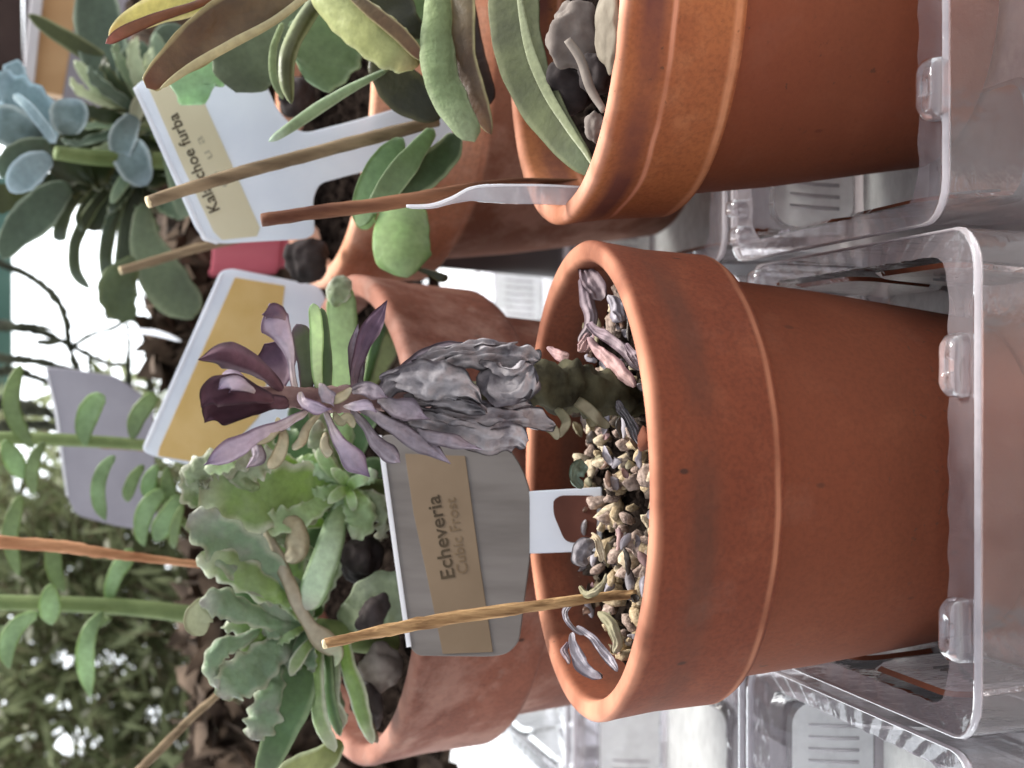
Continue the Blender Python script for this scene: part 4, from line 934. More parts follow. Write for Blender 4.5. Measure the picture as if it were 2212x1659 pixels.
t = plant('frilly_echeveria', rt, 'frilly grey green rosette with thick rolled leaves, left half of the salt stained pot', 'succulent', [
 ([(668, 1340, 46.2, 30), (620, 1285, 45.4, 70), (560, 1230, 44.9, 96), (500, 1180, 44.6, 104), (440, 1135, 44.5, 80), (408, 1112, 44.5, 40)], G_mt, dict(crease=.06, ctip=True, n=44, m=24, thick=.3, cup=.2, frill=.14, wr=.1)),
 ([(668, 1345, 46, 26), (620, 1300, 45.3, 50), (560, 1262, 44.9, 64), (490, 1220, 44.6, 74), (425, 1205, 44.5, 50)], G_gr, dict(crease=.05, ctip=True, n=40, m=24, thick=.28, cup=-.16, frill=.12, wr=.1)),
 ([(700, 1230, 46.4, 20), (640, 1175, 46.0, 40), (580, 1140, 45.8, 50), (520, 1110, 45.7, 60), (470, 1080, 45.7, 40)], G_fr, dict(crease=.06, ctip=True, n=44, m=24, thick=.2, cup=-.2, frill=.16, wr=.18)),
 ([(690, 1330, 47.0, 40), (640, 1260, 46.9, 90), (590, 1200, 46.9, 110), (530, 1150, 47, 90), (480, 1120, 47, 40)], G_dk, dict(thick=.3, cup=.14, frill=.1)),
 ([(662, 1352, 46, 26), (600, 1345, 45.3, 36), (540, 1325, 44.9, 50), (480, 1300, 44.6, 60), (430, 1300, 44.6, 30)], G_mt, dict(crease=.06, ctip=True, n=44, m=24, thick=.26, cup=-.16, frill=.08, wr=.1, roll=15)),
 ([(470, 1300, 44.9, 14), (440, 1315, 44.7, 50), (428, 1345, 44.7, 60), (440, 1372, 44.7, 24)], leafmat('leaf_small_beige', sr(178, 182, 146), edge=sr(150, 150, 116), trans=.25), dict(thick=.2, cup=.1)),
 ([(560, 1360, 45.4, 14), (520, 1385, 45.0, 34), (480, 1400, 44.8, 44), (455, 1440, 44.8, 38), (470, 1490, 44.8, 16)], G_mt, dict(crease=.06, ctip=True, n=44, m=24, thick=.26, cup=-.2, frill=.05, wr=.06)),
 ([(655, 1365, 46, 24), (600, 1400, 45.3, 60), (550, 1440, 45.0, 90), (500, 1480, 44.8, 84), (480, 1510, 44.8, 40)], G_mt, dict(crease=.06, ctip=True, n=44, m=24, thick=.26, cup=.12, frill=.12, wr=.12)),
 ([(600, 1330, 45.8, 30), (560, 1370, 45.4, 44), (540, 1400, 45.2, 50), (560, 1430, 45.2, 30)], G_gr, dict(crease=.05, ctip=True, n=40, m=24, thick=.2, cup=-.2, frill=.1, wr=.15)),
 ([(640, 1385, 45.9, 20), (598, 1440, 45.3, 40), (585, 1500, 45.0, 60), (565, 1560, 44.8, 66), (545, 1600, 44.8, 40)], G_mt, dict(crease=.06, ctip=True, n=44, m=24, thick=.28, cup=-.18, frill=.14, wr=.16)),
 ([(672, 1380, 46, 30), (655, 1440, 45.5, 70), (635, 1500, 45.2, 90), (610, 1560, 45, 84), (590, 1620, 45, 60), (560, 1690, 45, 40)], G_dk, dict(thick=.4, cup=.1)),
 ([(690, 1370, 45.8, 20), (660, 1400, 45.2, 24), (640, 1430, 45, 28), (625, 1460, 45, 12)], G_gr, dict(crease=.05, ctip=True, n=40, m=24, thick=.25, cup=.1)),
 ([(692, 1375, 46, 26), (684, 1430, 45.5, 34), (684, 1500, 45.2, 40), (692, 1560, 45, 44), (722, 1625, 44.9, 34)], G_gr, dict(crease=.05, ctip=True, n=40, m=24, thick=.4, cup=-.12, roll=40)),
 ([(705, 1380, 46.1, 20), (708, 1450, 45.7, 28), (712, 1520, 45.5, 34), (735, 1590, 45.3, 26)], G_dk, dict(thick=.36, cup=-.1, roll=40)),
 ([(725, 1380, 46.1, 20), (726, 1450, 45.7, 26), (722, 1510, 45.5, 30), (740, 1570, 45.3, 20)], G_fr, dict(crease=.06, ctip=True, n=44, m=24, thick=.3, cup=-.1, roll=40, wr=.04)),
 ([(745, 1385, 46.1, 24), (752, 1440, 45.6, 36), (770, 1500, 45.3, 44), (786, 1560, 45.1, 36), (806, 1606, 45.0, 24)], G_gr, dict(crease=.05, ctip=True, n=40, m=24, thick=.4, cup=-.14, roll=25, wr=.04)),
 ([(760, 1500, 45.8, 14), (785, 1540, 45.6, 22), (815, 1606, 45.4, 18)], leafmat('leaf_dry_brown', sr(124, 106, 84), edge=sr(80, 64, 48), trans=.1), dict(thick=.3, wr=.06)),
 ([(735, 1350, 46.6, 40), (775, 1325, 46, 80), (815, 1300, 45.5, 120), (860, 1300, 45.2, 120), (895, 1310, 45.1, 60)], leafmat('leaf_grey_green', sr(134, 146, 112), edge=sr(112, 124, 92), tip=sr(142, 148, 126), blotch=sr(164, 172, 146), bl=.5, trans=.15, bumps=.6), dict(thick=.35, cup=.16, frill=.06, wr=.1)),
 # wavy dried seam running across the plant
 ([(560, 1110, 45.4, 12), (590, 1180, 45.1, 22), (605, 1215, 45.0, 30), (625, 1260, 44.9, 28), (640, 1300, 44.9, 26), (668, 1350, 44.9, 30), (700, 1385, 44.9, 52), (730, 1410, 44.9, 30), (722, 1440, 45, 14)], leafmat('leaf_dried_seam', sr(168, 158, 136), edge=sr(138, 126, 100), tip=sr(176, 190, 152), blotch=sr(140, 128, 104), bl=.5, trans=.12), dict(thick=.26, wr=.1, cup=-.1, n=50)),
 ([(620, 1120, 45.2, 30), (640, 1150, 45, 52), (640, 1190, 44.9, 50), (620, 1215, 44.9, 26)], L_tan, dict(crease=.05, thick=.14, wr=.22, cup=-.3)),
 ([(735, 1600, 45.2, 30), (700, 1640, 45, 60), (640, 1672, 45, 70), (620, 1700, 45, 60)], leafmat('leaf_yellow_green', sr(156, 162, 104), edge=sr(192, 200, 160), base=sr(110, 120, 60), trans=.2), dict(thick=.3, roll=10)),
])
tube('stem', [(690, 1365, 46.2, 60), (730, 1372, 46.6, 64), (790, 1382, 47, 60), (850, 1390, 47.4, 50)], m_stemg, t)

def ring_leaves(t, cx_, cy_, y, n, L0, L1, mats, a0, a1, w0=40, w1=74):
    for i in range(n):
        a = R(a0+(a1-a0)*(i+random.uniform(-.3, .3))/max(1, n-1)); L_ = random.uniform(L0, L1); w_ = random.uniform(w0, w1)
        sp = [(cx_+math.cos(a)*L_*f, cy_+math.sin(a)*L_*f, y+dy, w_*g) for f, g, dy in ((.05, .4, 0), (.4, .75, -.35), (.75, 1.0, -.55), (1.0, .55, -.45))]
        leaf(t, sp, random.choice(mats), thick=.26, cup=random.choice((.22, -.2)), frill=random.uniform(.02, .1), crease=.04, ctip=True, roll=random.uniform(-30, 30), n=36, m=22, point=random.random() < .6)
ros = [o for o in bpy.data.objects if o.name.startswith('frilly_echeveria')]
ros.sort(key=lambda o: -o.location.x)
ring_leaves(ros[0], 745, 1050, 47.6, 11, 110, 220, (G_gr, G_dk, G_br, G_fr), 100, 290)
ring_leaves(ros[0], 745, 1050, 46.5, 7, 60, 110, (G_br, G_br, G_pl), 70, 330, 24, 40)
ring_leaves(ros[1], 665, 1350, 47.2, 13, 130, 240, (G_gr, G_dk, G_mt, G_fr, G_dk), 75, 290)
ring_leaves(ros[1], 665, 1350, 45.8, 8, 70, 130, (G_gr, G_mt, G_br), 90, 280, 30, 50)

# ------------------------------------------------------------------ crinkled plants over the right pots
K_bro = leafmat('leaf_brown_back', sr(86, 62, 38), edge=sr(160, 148, 104), base=sr(88, 78, 50), tip=sr(92, 52, 30), blotch=sr(104, 84, 54), bl=.4, trans=.1, edgew=.13)
K_yel = leafmat('leaf_yellow_cream', sr(208, 202, 134), edge=sr(226, 218, 168), base=sr(170, 170, 110), tip=sr(206, 170, 110), trans=.35)
K_red = leafmat('leaf_red_edge', sr(120, 74, 48), edge=sr(90, 48, 36), tip=sr(150, 84, 70), trans=.1)
K_x = None
K_gry = leafmat('leaf_grey_green_round', sr(92, 104, 78), edge=sr(116, 128, 100), base=sr(110, 128, 96), tip=sr(98, 108, 86), blotch=sr(100, 112, 88), trans=.12, rough=.65, edgew=.08)
K_grn = leafmat('leaf_mid_green', sr(112, 134, 92), edge=sr(152, 170, 130), base=sr(120, 150, 96), tip=sr(130, 156, 116), trans=.22, edgew=.08)
K_min = leafmat('leaf_mint_lit', sr(176, 206, 166), edge=sr(196, 222, 186), base=sr(130, 168, 120), tip=sr(166, 204, 158), blotch=sr(190, 224, 180), bl=.4, trans=.45, edgew=.08)
K_olv = leafmat('leaf_olive_yellow', sr(168, 172, 112), edge=sr(186, 188, 132), base=sr(190, 198, 140), tip=sr(176, 156, 106), blotch=sr(150, 154, 96), trans=.22, edgew=.1)
K_drk = leafmat('leaf_dark_olive', sr(48, 48, 24), edge=sr(78, 76, 46), base=sr(66, 66, 38), trans=.08)
K_pal = leafmat('leaf_felt_green', sr(134, 152, 108), edge=sr(166, 180, 138), base=sr(120, 132, 90), tip=sr(160, 172, 134), blotch=sr(112, 126, 84), bl=.4, trans=.15, rough=.8, bumps=.8)
K_arc = leafmat('leaf_arching_olive', sr(78, 84, 50), edge=sr(112, 116, 82), base=sr(84, 88, 58), tip=sr(100, 114, 84), blotch=sr(96, 102, 66), bl=.45, trans=.12, rough=.7)
K_lit = leafmat('leaf_bright_lit', sr(176, 202, 142), edge=sr(150, 180, 116), base=sr(146, 176, 110), tip=sr(200, 222, 172), blotch=sr(176, 212, 140), bl=.5, trans=.4)
t = plant('felt_leaved_plant', P(1000, -60, 43), 'felty grey green plant with brown backed leaves hanging over the orange banded pot', 'succulent', [
 ([(690, -60, 41, 60), (600, -10, 40.6, 90), (500, 40, 40.2, 104), (410, 105, 39.8, 90), (350, 155, 39.6, 60), (316, 190, 39.5, 40)], K_bro, dict(thick=.3, cup=.1, wr=.05, tipr=.06)),
 ([(700, -40, 40.6, 16), (600, 40, 40.2, 18), (510, 90, 39.8, 20), (420, 140, 39.4, 18), (345, 192, 39.2, 12)], leafmat('leaf_pale_rim', sr(166, 156, 116), trans=.1), dict(thick=.2)),
 ([(520, -60, 42, 50), (430, -5, 41.7, 64), (340, 20, 41.5, 60), (270, 55, 41.3, 44), (236, 88, 41.2, 22)], K_yel, dict(thick=.25, cup=.12, wr=.03)),
 ([(500, -20, 41.3, 14), (420, 12, 41.1, 18), (340, 38, 41, 22), (270, 68, 40.9, 26), (228, 94, 40.8, 18)], K_red, dict(thick=.25)),
 ([(640, -40, 46, 60), (600, 20, 45.8, 130), (560, 80, 45.6, 165), (530, 140, 45.5, 150), (510, 200, 45.5, 90)], K_gry, dict(thick=.35, cup=.04, frill=.08, m=18)),
 ([(560, 60, 47, 40), (500, 90, 46.9, 90), (450, 130, 46.9, 110), (420, 180, 46.9, 100), (440, 225, 46.9, 60)], K_min, dict(thick=.25, cup=.06, frill=.14, wr=.06)),
 ([(740, -30, 46, 60), (720, 40, 45.8, 130), (700, 100, 45.7, 170), (680, 150, 45.6, 130), (660, 172, 45.6, 60)], K_grn, dict(thick=.35, cup=.05, frill=.08)),
 ([(700, -20, 43.6, 36), (660, 40, 43.3, 38), (628, 100, 43.0, 36), (618, 160, 42.8, 34), (630, 225, 42.7, 18)], leafmat('leaf_edge_olive', sr(74, 78, 44), edge=sr(138, 146, 104), trans=.12, edgew=.24), dict(thick=.35, cup=-.14, wr=.03)),
 ([(610, 50, 44.8, 12), (590, 110, 44.6, 16), (592, 170, 44.5, 16), (612, 215, 44.5, 10)], K_pal, dict(thick=.2)),
 ([(680, -30, 42.6, 60), (740, 20, 42.1, 96), (800, 70, 41.7, 104), (860, 112, 41.4, 92), (905, 140, 41.3, 50)], K_olv, dict(thick=.3, cup=-.12, wr=.06, frill=.05)),
 ([(740, -30, 41.8, 20), (800, 22, 41.4, 30), (860, 70, 41.1, 34), (915, 130, 40.9, 26)], K_bro, dict(thick=.3, cup=.1)),
 ([(800, 130, 43.6, 30), (840, 165, 43.4, 80), (880, 200, 43.2, 100), (925, 235, 43.1, 70), (950, 258, 43.1, 30)], K_drk, dict(thick=.35, cup=.1)),  # dark olive colour carries the shadow on this leaf
 ([(790, -20, 44, 60), (850, 10, 43.8, 80), (880, 50, 43.6, 60), (930, 80, 43.6, 20)], K_drk, dict(thick=.3)),
 ([(900, -40, 44.8, 70), (905, 30, 44.6, 96), (925, 90, 44.4, 90), (945, 150, 44.4, 40)], K_grn, dict(thick=.35, cup=.05)),
 ([(950, -40, 41.6, 50), (950, 30, 41.2, 70), (945, 100, 40.9, 80), (955, 170, 40.6, 78), (985, 235, 40.3, 74), (1025, 305, 40.0, 50)], K_pal, dict(thick=.4, cup=-.1, wr=.06, roll=-15, tipr=.08)),
 ([(1005, -40, 41.3, 60), (1000, 50, 41, 64), (1005, 130, 40.8, 60), (1030, 210, 40.5, 56), (1060, 290, 40.2, 30)], K_bro, dict(thick=.4, cup=.1, wr=.04, roll=25)),
 ([(1000, -30, 43.2, 40), (1015, 80, 43, 50), (1030, 160, 42.8, 60), (1060, 225, 42.7, 40)], leafmat('leaf_dark_brown', sr(46, 24, 14), edge=sr(66, 38, 24), trans=.05), dict(thick=.3)),
 ([(838, 150, 43.2, 12), (760, 190, 43.2, 20), (690, 232, 43.2, 26), (620, 280, 43.2, 22), (580, 306, 43.2, 12)], leafmat('leaf_narrow_pale', sr(150, 170, 130), edge=sr(180, 196, 164), tip=sr(206, 222, 206), trans=.3), dict(thick=.2, cup=-.1)),
 ([(935, 280, 43.3, 26), (905, 320, 43, 40), (870, 365, 42.8, 56), (830, 420, 42.7, 50), (800, 460, 42.7, 30)], K_grn, dict(thick=.3, cup=.14)),
 ([(985, 290, 43.6, 30), (965, 330, 43.3, 60), (920, 370, 43.1, 74), (880, 405, 43, 60), (850, 425, 43, 30)], leafmat('leaf_dark_green_cup', sr(70, 90, 58), edge=sr(142, 156, 118), trans=.15), dict(thick=.3, cup=.2)),
 ([(870, 300, 44.0, 24), (838, 340, 43.8, 56), (812, 390, 43.6, 70), (790, 440, 43.6, 60), (776, 490, 43.6, 34)], leafmat('leaf_soft_green', sr(140, 168, 124), edge=sr(112, 138, 84), tip=sr(196, 220, 174), trans=.35), dict(thick=.3, cup=.1)),
])
tube('stem', [(700, -60, 44, 60), (860, -30, 44, 50), (1000, -40, 43.8, 50), (1130, -60, 43, 50)], m_stemb, t)
t = plant('green_succulent', P(900, 440, 52), 'single bright green drooping leaf between the two back pots', 'succulent', [
 ([(880, 420, 47.5, 70), (872, 470, 46.8, 112), (868, 520, 46.4, 122), (872, 560, 46.2, 118), (880, 600, 46.2, 70)], K_lit, dict(thick=.4, cup=-.1, tipr=.3)),
 ([(810, 455, 47.2, 20), (795, 465, 47, 44), (790, 480, 47, 44), (794, 496, 47, 20)], K_lit, dict(thick=.25, cup=.1)),
 ([(900, 580, 46.5, 8), (930, 590, 46.4, 14), (955, 600, 46.3, 20), (968, 596, 46.3, 10)], K_drk, dict(thick=.25)),
])
t = plant('long_leaf_succulent', P(1330, 330, 36.6), 'long olive leaf arching down inside the orange banded pot', 'succulent', [
 ([(1110, -60, 40.4, 110), (1112, 30, 39.7, 112), (1125, 120, 39, 108), (1155, 200, 38.4, 100), (1200, 275, 37.7, 84), (1250, 340, 37, 60), (1290, 385, 36.6, 26)], K_arc, dict(thick=.5, cup=.1, roll=8, n=40)),
 ([(1118, -60, 39.9, 12), (1128, 30, 39.2, 16), (1148, 120, 38.5, 22), (1185, 205, 37.9, 22), (1228, 275, 37.3, 18), (1265, 330, 36.8, 12), (1288, 372, 36.4, 6)], leafmat('leaf_pale_midrib', sr(148, 154, 116), trans=.1), dict(thick=.14, n=40)),
])

# ------------------------------------------------------------------ back plants: strap leaves, blue cups, toothed leaves
B_blu = leafmat('leaf_blue_cup', sr(108, 128, 128), edge=sr(176, 190, 190), base=sr(96, 112, 108), tip=sr(160, 180, 188), blotch=sr(156, 176, 182), bl=.3, trans=.25, edgew=.14)
B_blp = leafmat('leaf_blue_pale', sr(146, 168, 174), edge=sr(190, 210, 218), tip=sr(190, 208, 216), trans=.3)
B_too = leafmat('leaf_toothed_dark', sr(48, 58, 32), edge=sr(84, 86, 54), tip=sr(56, 56, 36), trans=.1)
B_teal = leafmat('leaf_teal_shade', sr(82, 98, 80), edge=sr(150, 164, 142), trans=.15, edgew=.1)
B_str = leafmat('leaf_strap_dark', sr(66, 76, 50), edge=sr(120, 130, 96), base=sr(50, 56, 34), tip=sr(110, 122, 112), trans=.12, edgew=.2)
B_sge = leafmat('leaf_sage', sr(120, 140, 112), edge=sr(150, 166, 132), base=sr(84, 100, 60), tip=sr(140, 158, 130), trans=.2)
B_pal = leafmat('leaf_pale_sage', sr(178, 188, 152), edge=sr(196, 204, 170), base=sr(120, 130, 80), trans=.25)
t = plant('blue_rosette', P(200, 330, 62), 'pale blue cupped rosette at the edge of the back row', 'succulent', [
 ([(110, 310, 58, 30), (90, 260, 57.6, 70), (55, 215, 57.4, 80), (10, 190, 57.2, 70), (-30, 180, 57.2, 50)], B_blp, dict(thick=.2, cup=.3, wr=.1, frill=.14)),
 ([(150, 290, 57.4, 30), (148, 262, 57, 70), (148, 236, 56.8, 76), (146, 212, 56.8, 40)], B_blu, dict(thick=.3, cup=.24)),
 ([(90, 300, 57.2, 30), (50, 285, 56.9, 70), (15, 270, 56.7, 84), (-30, 262, 56.7, 60)], B_blu, dict(thick=.3, cup=.24)),
 ([(110, 320, 57, 40), (60, 335, 56.7, 70), (20, 360, 56.6, 60), (0, 380, 56.6, 20)], B_teal, dict(thick=.3, cup=.16)),
 ([(110, 340, 56.8, 30), (70, 362, 56.5, 64), (44, 388, 56.4, 62), (22, 415, 56.4, 24)], B_blp, dict(thick=.3, cup=.1)),
 ([(30, 205, 57, 16), (60, 230, 56.6, 20), (100, 280, 56.5, 22), (120, 310, 56.5, 14)], B_blp, dict(thick=.25)),
 ([(40, 160, 58, 20), (30, 150, 57.8, 44), (50, 185, 57.8, 30)], B_blp, dict(thick=.25)),
])
tube('stem', [(120, 330, 57.5, 30), (200, 340, 58, 34), (300, 345, 59, 36), (420, 350, 60, 36)], m_stemg, t)
t = plant('toothed_leaf_plant', P(300, 400, 63), 'dark plant with toothed leaves and long hanging strap leaves against the white sky', 'succulent', [
 ([(250, 330, 60, 40), (215, 335, 59.6, 120), (180, 340, 59.4, 150), (150, 360, 59.3, 130), (130, 390, 59.3, 60)], B_too, dict(thick=.3, frill=.22, wr=.1, n=34)),
 ([(240, 300, 60.2, 40), (190, 290, 60, 80), (150, 275, 60, 60)], leafmat('leaf_khaki', sr(168, 160, 126), edge=sr(190, 182, 150), trans=.25), dict(thick=.25, frill=.12)),
 ([(210, 380, 60, 30), (160, 395, 59.7, 60), (110, 400, 59.6, 60), (80, 395, 59.6, 30)], B_too, dict(thick=.3, frill=.16)),
 ([(50, 470, 60, 40), (70, 430, 59.8, 80), (110, 410, 59.7, 40)], B_teal, dict(thick=.3, frill=.08)),
 ([(150, 400, 59, 30), (110, 430, 58.8, 70), (70, 470, 58.7, 84), (30, 510, 58.7, 60), (5, 560, 58.7, 30)], B_teal, dict(thick=.3, cup=.1)),
 ([(60, 395, 59, 30), (30, 420, 58.8, 50), (0, 430, 58.8, 60), (-20, 440, 58.8, 50)], leafmat('leaf_olive_shade', sr(78, 84, 38), trans=.2), dict(thick=.3)),
 ([(230, 370, 60.4, 22), (180, 410, 60.2, 26), (145, 450, 60, 30), (132, 490, 60, 30), (128, 522, 60, 24)], B_str, dict(thick=.35, cup=.1, tipr=.05)),
 ([(240, 400, 60.6, 20), (200, 450, 60.4, 24), (172, 500, 60.2, 26), (160, 540, 60.2, 24), (165, 590, 60.2, 24), (195, 625, 60.2, 12)], B_str, dict(thick=.35, cup=.1)),
 ([(270, 380, 60.6, 24), (255, 440, 60.4, 30), (236, 500, 60.2, 30), (228, 560, 60.2, 28), (236, 620, 60.2, 26)], B_str, dict(thick=.35, cup=.1)),
 ([(300, 400, 60.6, 30), (282, 460, 60.4, 40), (272, 530, 60.2, 40), (268, 600, 60.2, 40), (268, 640, 60.2, 26)], B_str, dict(thick=.35, cup=.1)),
 ([(235, 380, 61, 40), (225, 430, 61, 74), (205, 470, 61, 76), (200, 500, 61, 40)], B_too, dict(thick=.4, cup=.1)),
 ([(180, 440, 60.2, 8), (168, 470, 60.1, 12), (178, 500, 60, 10)], B_str, dict(thick=.2)),
 ([(300, 560, 59.6, 30), (270, 590, 59.4, 60), (255, 620, 59.3, 80), (262, 660, 59.3, 70), (290, 690, 59.3, 30)], leafmat('leaf_round_dark', sr(84, 98, 64), edge=sr(110, 122, 84), blotch=sr(110, 124, 92), trans=.15), dict(thick=.4, cup=.1, frill=.06)),
 ([(310, 440, 59.8, 30), (312, 510, 59.6, 60), (335, 570, 59.5, 90), (365, 620, 59.5, 96), (400, 660, 59.5, 80), (415, 690, 59.5, 30)], leafmat('leaf_round_grey', sr(108, 122, 92), edge=sr(132, 144, 112), trans=.15), dict(thick=.4, cup=.08)),
 ([(270, 300, 58.6, 40), (280, 330, 58.3, 74), (295, 365, 58.2, 70), (318, 400, 58.2, 34)], B_blu, dict(thick=.35, cup=.16)),
 ([(290, 250, 58.8, 30), (268, 290, 58.4, 56), (262, 320, 58.3, 50), (268, 350, 58.3, 24)], B_blu, dict(thick=.3, cup=.2)),
])
for q in range(16):
    a = R(random.uniform(-30, 210)); L_ = random.uniform(70, 150); x0_, y0_ = random.uniform(200, 330), random.uniform(300, 420)
    leaf(t, [(x0_, y0_, 60.8, 14), (x0_+math.cos(a)*L_*.5, y0_+math.sin(a)*L_*.5, 60.3, random.uniform(20, 38)), (x0_+math.cos(a)*L_, y0_+math.sin(a)*L_, 60.1, 14)], random.choice((B_str, B_too, B_teal, B_sge)), thick=.25, cup=.15, roll=random.uniform(-50, 50), frill=.05)
tube('stem', [(250, 330, 60.5, 40), (230, 370, 60.6, 44), (280, 420, 60.8, 46), (400, 450, 61, 46)], m_stemd, t)
t = plant('sage_succulent', P(420, 220, 62), 'dense sage green rosette with upright leaves behind the white tag', 'succulent', [
 ([(330, 240, 60, 30), (270, 180, 59.8, 36), (200, 120, 59.6, 40), (120, 70, 59.5, 34), (60, 30, 59.5, 18)], leafmat('leaf_dark_spear', sr(66, 72, 34), edge=sr(122, 126, 90), trans=.15), dict(thick=.35, cup=.1)),
 ([(330, 260, 59.6, 20), (300, 200, 59.4, 60), (290, 140, 59.2, 70), (310, 90, 59.2, 40)], B_teal, dict(thick=.35, cup=.1)),
 ([(340, 280, 59.8, 30), (290, 260, 59.5, 30), (230, 210, 59.3, 30), (160, 130, 59.2, 24)], B_pal, dict(thick=.3, cup=.1)),
 ([(320, 270, 59.3, 14), (315, 210, 59, 18), (312, 150, 59, 18), (318, 125, 59, 10)], B_pal, dict(thick=.25)),
 ([(400, 230, 59.2, 50), (380, 160, 58.9, 84), (370, 100, 58.8, 90), (380, 50, 58.8, 50)], B_teal, dict(thick=.35, cup=.1)),
 ([(350, 250, 58.8, 20), (345, 190, 58.6, 30), (350, 130, 58.5, 30), (335, 70, 58.5, 20)], B_sge, dict(thick=.3)),
 ([(290, 260, 59.4, 40), (250, 190, 59.5, 80), (220, 100, 59.6, 100), (210, 10, 59.7, 90), (220, -40, 59.7, 50)], B_teal, dict(thick=.35, cup=.1)),
 ([(470, 240, 58.8, 60), (440, 220, 58.6, 90), (425, 180, 58.5, 90), (430, 120, 58.5, 60)], B_sge, dict(thick=.35, cup=.1)),
 ([(500, 200, 59.4, 60), (470, 130, 59.2, 100), (480, 60, 59.2, 110), (500, 0, 59.2, 90)], B_sge, dict(thick=.35, cup=.1)),
 ([(410, 260, 58.6, 50), (400, 290, 58.4, 56), (400, 330, 58.4, 50), (405, 360, 58.4, 26)], B_teal, dict(thick=.35, cup=.1)),
 ([(360, 320, 59, 24), (380, 370, 58.8, 44), (395, 420, 58.7, 50), (400, 470, 58.7, 36)], B_sge, dict(thick=.3, cup=.1)),
 ([(300, 310, 60, 60), (330, 280, 60.2, 110), (370, 250, 60.4, 110), (420, 240, 60.6, 60)], B_too, dict(thick=.4)),
 ([(310, 400, 60, 40), (340, 360, 60.2, 100), (380, 340, 60.4, 110), (440, 330, 60.6, 60)], B_too, dict(thick=.4)),
 ([(330, 330, 59, 18), (300, 350, 58.9, 26), (262, 400, 58.8, 26), (240, 440, 58.8, 14)], B_sge, dict(thick=.3)),
 *[([(330+random.uniform(-30, 30), 270+random.uniform(-30, 30), 59.5, 14), (330+math.cos(a_)*70, 265+math.sin(a_)*70, 58.9, random.uniform(22, 40)), (330+math.cos(a_)*L2, 262+math.sin(a_)*L2, 58.6, random.uniform(18, 34)), (330+math.cos(a_+.1)*(L2+35), 262+math.sin(a_+.1)*(L2+35), 58.6, 10)], random.choice((B_sge, B_pal, B_teal, B_too)), dict(thick=.25, cup=.2, roll=random.uniform(-50, 50), frill=.05)) for a_, L2 in [(R(q), random.uniform(110, 170)) for q in range(150, 330, 13)]],
 ([(350, 210, 59, 30), (330, 200, 58.9, 34), (300, 230, 58.8, 34), (290, 270, 58.8, 18)], leafmat('leaf_beige_cup', sr(160, 160, 132), edge=sr(186, 184, 156), trans=.25), dict(thick=.3, cup=.2)),
])
tube('stem', [(340, 280, 59.8, 46), (380, 300, 60.4, 50), (460, 320, 61, 50), (560, 330, 62, 50)], m_stemg, t)

# ------------------------------------------------------------------ trailing plant with small oval leaves
S_lf = leafmat('leaf_oval_mint', sr(156, 184, 136), edge=sr(136, 162, 96), base=sr(130, 154, 100), tip=sr(150, 176, 130), blotch=sr(176, 202, 160), bl=.4, trans=.35)
S_l2 = leafmat('leaf_oval_sage', sr(132, 152, 106), edge=sr(112, 130, 76), base=sr(120, 138, 84), tip=sr(142, 160, 120), trans=.3)
def small(sp, y, mt=S_lf, roll=0, cup=.12):
    return (sp2(sp, y), mt, dict(thick=.28, cup=cup, roll=roll, n=20, m=12, tipr=.25))
def sp2(sp, y): return [(a, b, y+.15*i, w_) for i, (a, b, w_) in enumerate(sp)]
lv = [
 small([(225, 855, 24), (205, 870, 42), (190, 895, 46), (182, 930, 36), (185, 965, 18)], 57),
 small([(45, 790, 16), (30, 830, 30), (25, 880, 36), (45, 930, 32), (75, 970, 18)], 57.5, S_l2),
 small([(10, 950, 14), (20, 975, 36), (35, 1005, 40), (50, 1035, 16)], 57),
 small([(95, 955, 14), (75, 990, 26), (68, 1030, 28), (75, 1070, 14)], 57, S_l2),
 small([(248, 985, 12), (225, 1010, 26), (212, 1050, 30), (215, 1090, 28), (228, 1125, 14)], 56.6),
 small([(335, 850, 26), (315, 875, 36), (295, 905, 36), (285, 950, 22)], 57.5, S_l2),
 small([(310, 1005, 12), (290, 1030, 24), (278, 1060, 26), (275, 1085, 14)], 56.8, S_l2),
 small([(340, 1005, 12), (326, 1030, 30), (320, 1055, 32), (322, 1080, 16)], 56.2),
 small([(360, 1010, 12), (362, 1045, 30), (368, 1080, 34), (380, 1110, 20)], 56.1, S_l2),
 small([(355, 1060, 20), (330, 1080, 36), (312, 1110, 38), (305, 1150, 30), (312, 1180, 16)], 55.9),
 small([(385, 1070, 20), (370, 1105, 40), (350, 1140, 44), (335, 1170, 24)], 55.8),
 small([(395, 1090, 12), (380, 1130, 22), (375, 1165, 20), (376, 1185, 10)], 55.7, S_l2),
 small([(45, 1070, 16), (32, 1110, 32), (22, 1150, 34), (28, 1200, 28), (42, 1245, 14)], 57, S_l2),
 small([(120, 1165, 16), (115, 1200, 34), (120, 1240, 32), (140, 1280, 16)], 57.5, S_l2),
 small([(285, 1185, 16), (270, 1210, 36), (250, 1240, 34), (238, 1280, 26), (238, 1312, 14)], 56.6),
 small([(110, 1262, 16), (108, 1290, 40), (108, 1320, 44), (112, 1350, 18)], 55.6),
 small([(80, 1325, 18), (45, 1345, 34), (22, 1375, 38), (14, 1410, 32), (20, 1445, 16)], 56),
 small([(222, 1322, 14), (198, 1355, 30), (185, 1400, 38), (186, 1450, 36), (196, 1508, 16)], 55.8),
 small([(240, 1335, 10), (225, 1340, 22), (205, 1352, 14)], 56, S_l2),
 small([(20, 1440, 12), (15, 1400, 20), (5, 1350, 22)], 57, S_l2),
]
t = plant('trailing_jade', P(440, 1330, 56.5), 'trailing plant with small oval mint leaves on a thick horizontal looking green stem', 'succulent', lv)
tube('stem', [(-40, 1300, 57.4, 34), (100, 1304, 57, 34), (250, 1310, 56.8, 36), (340, 1318, 56.6, 38), (440, 1332, 56.4, 40)], m_stemg, t, n=30)
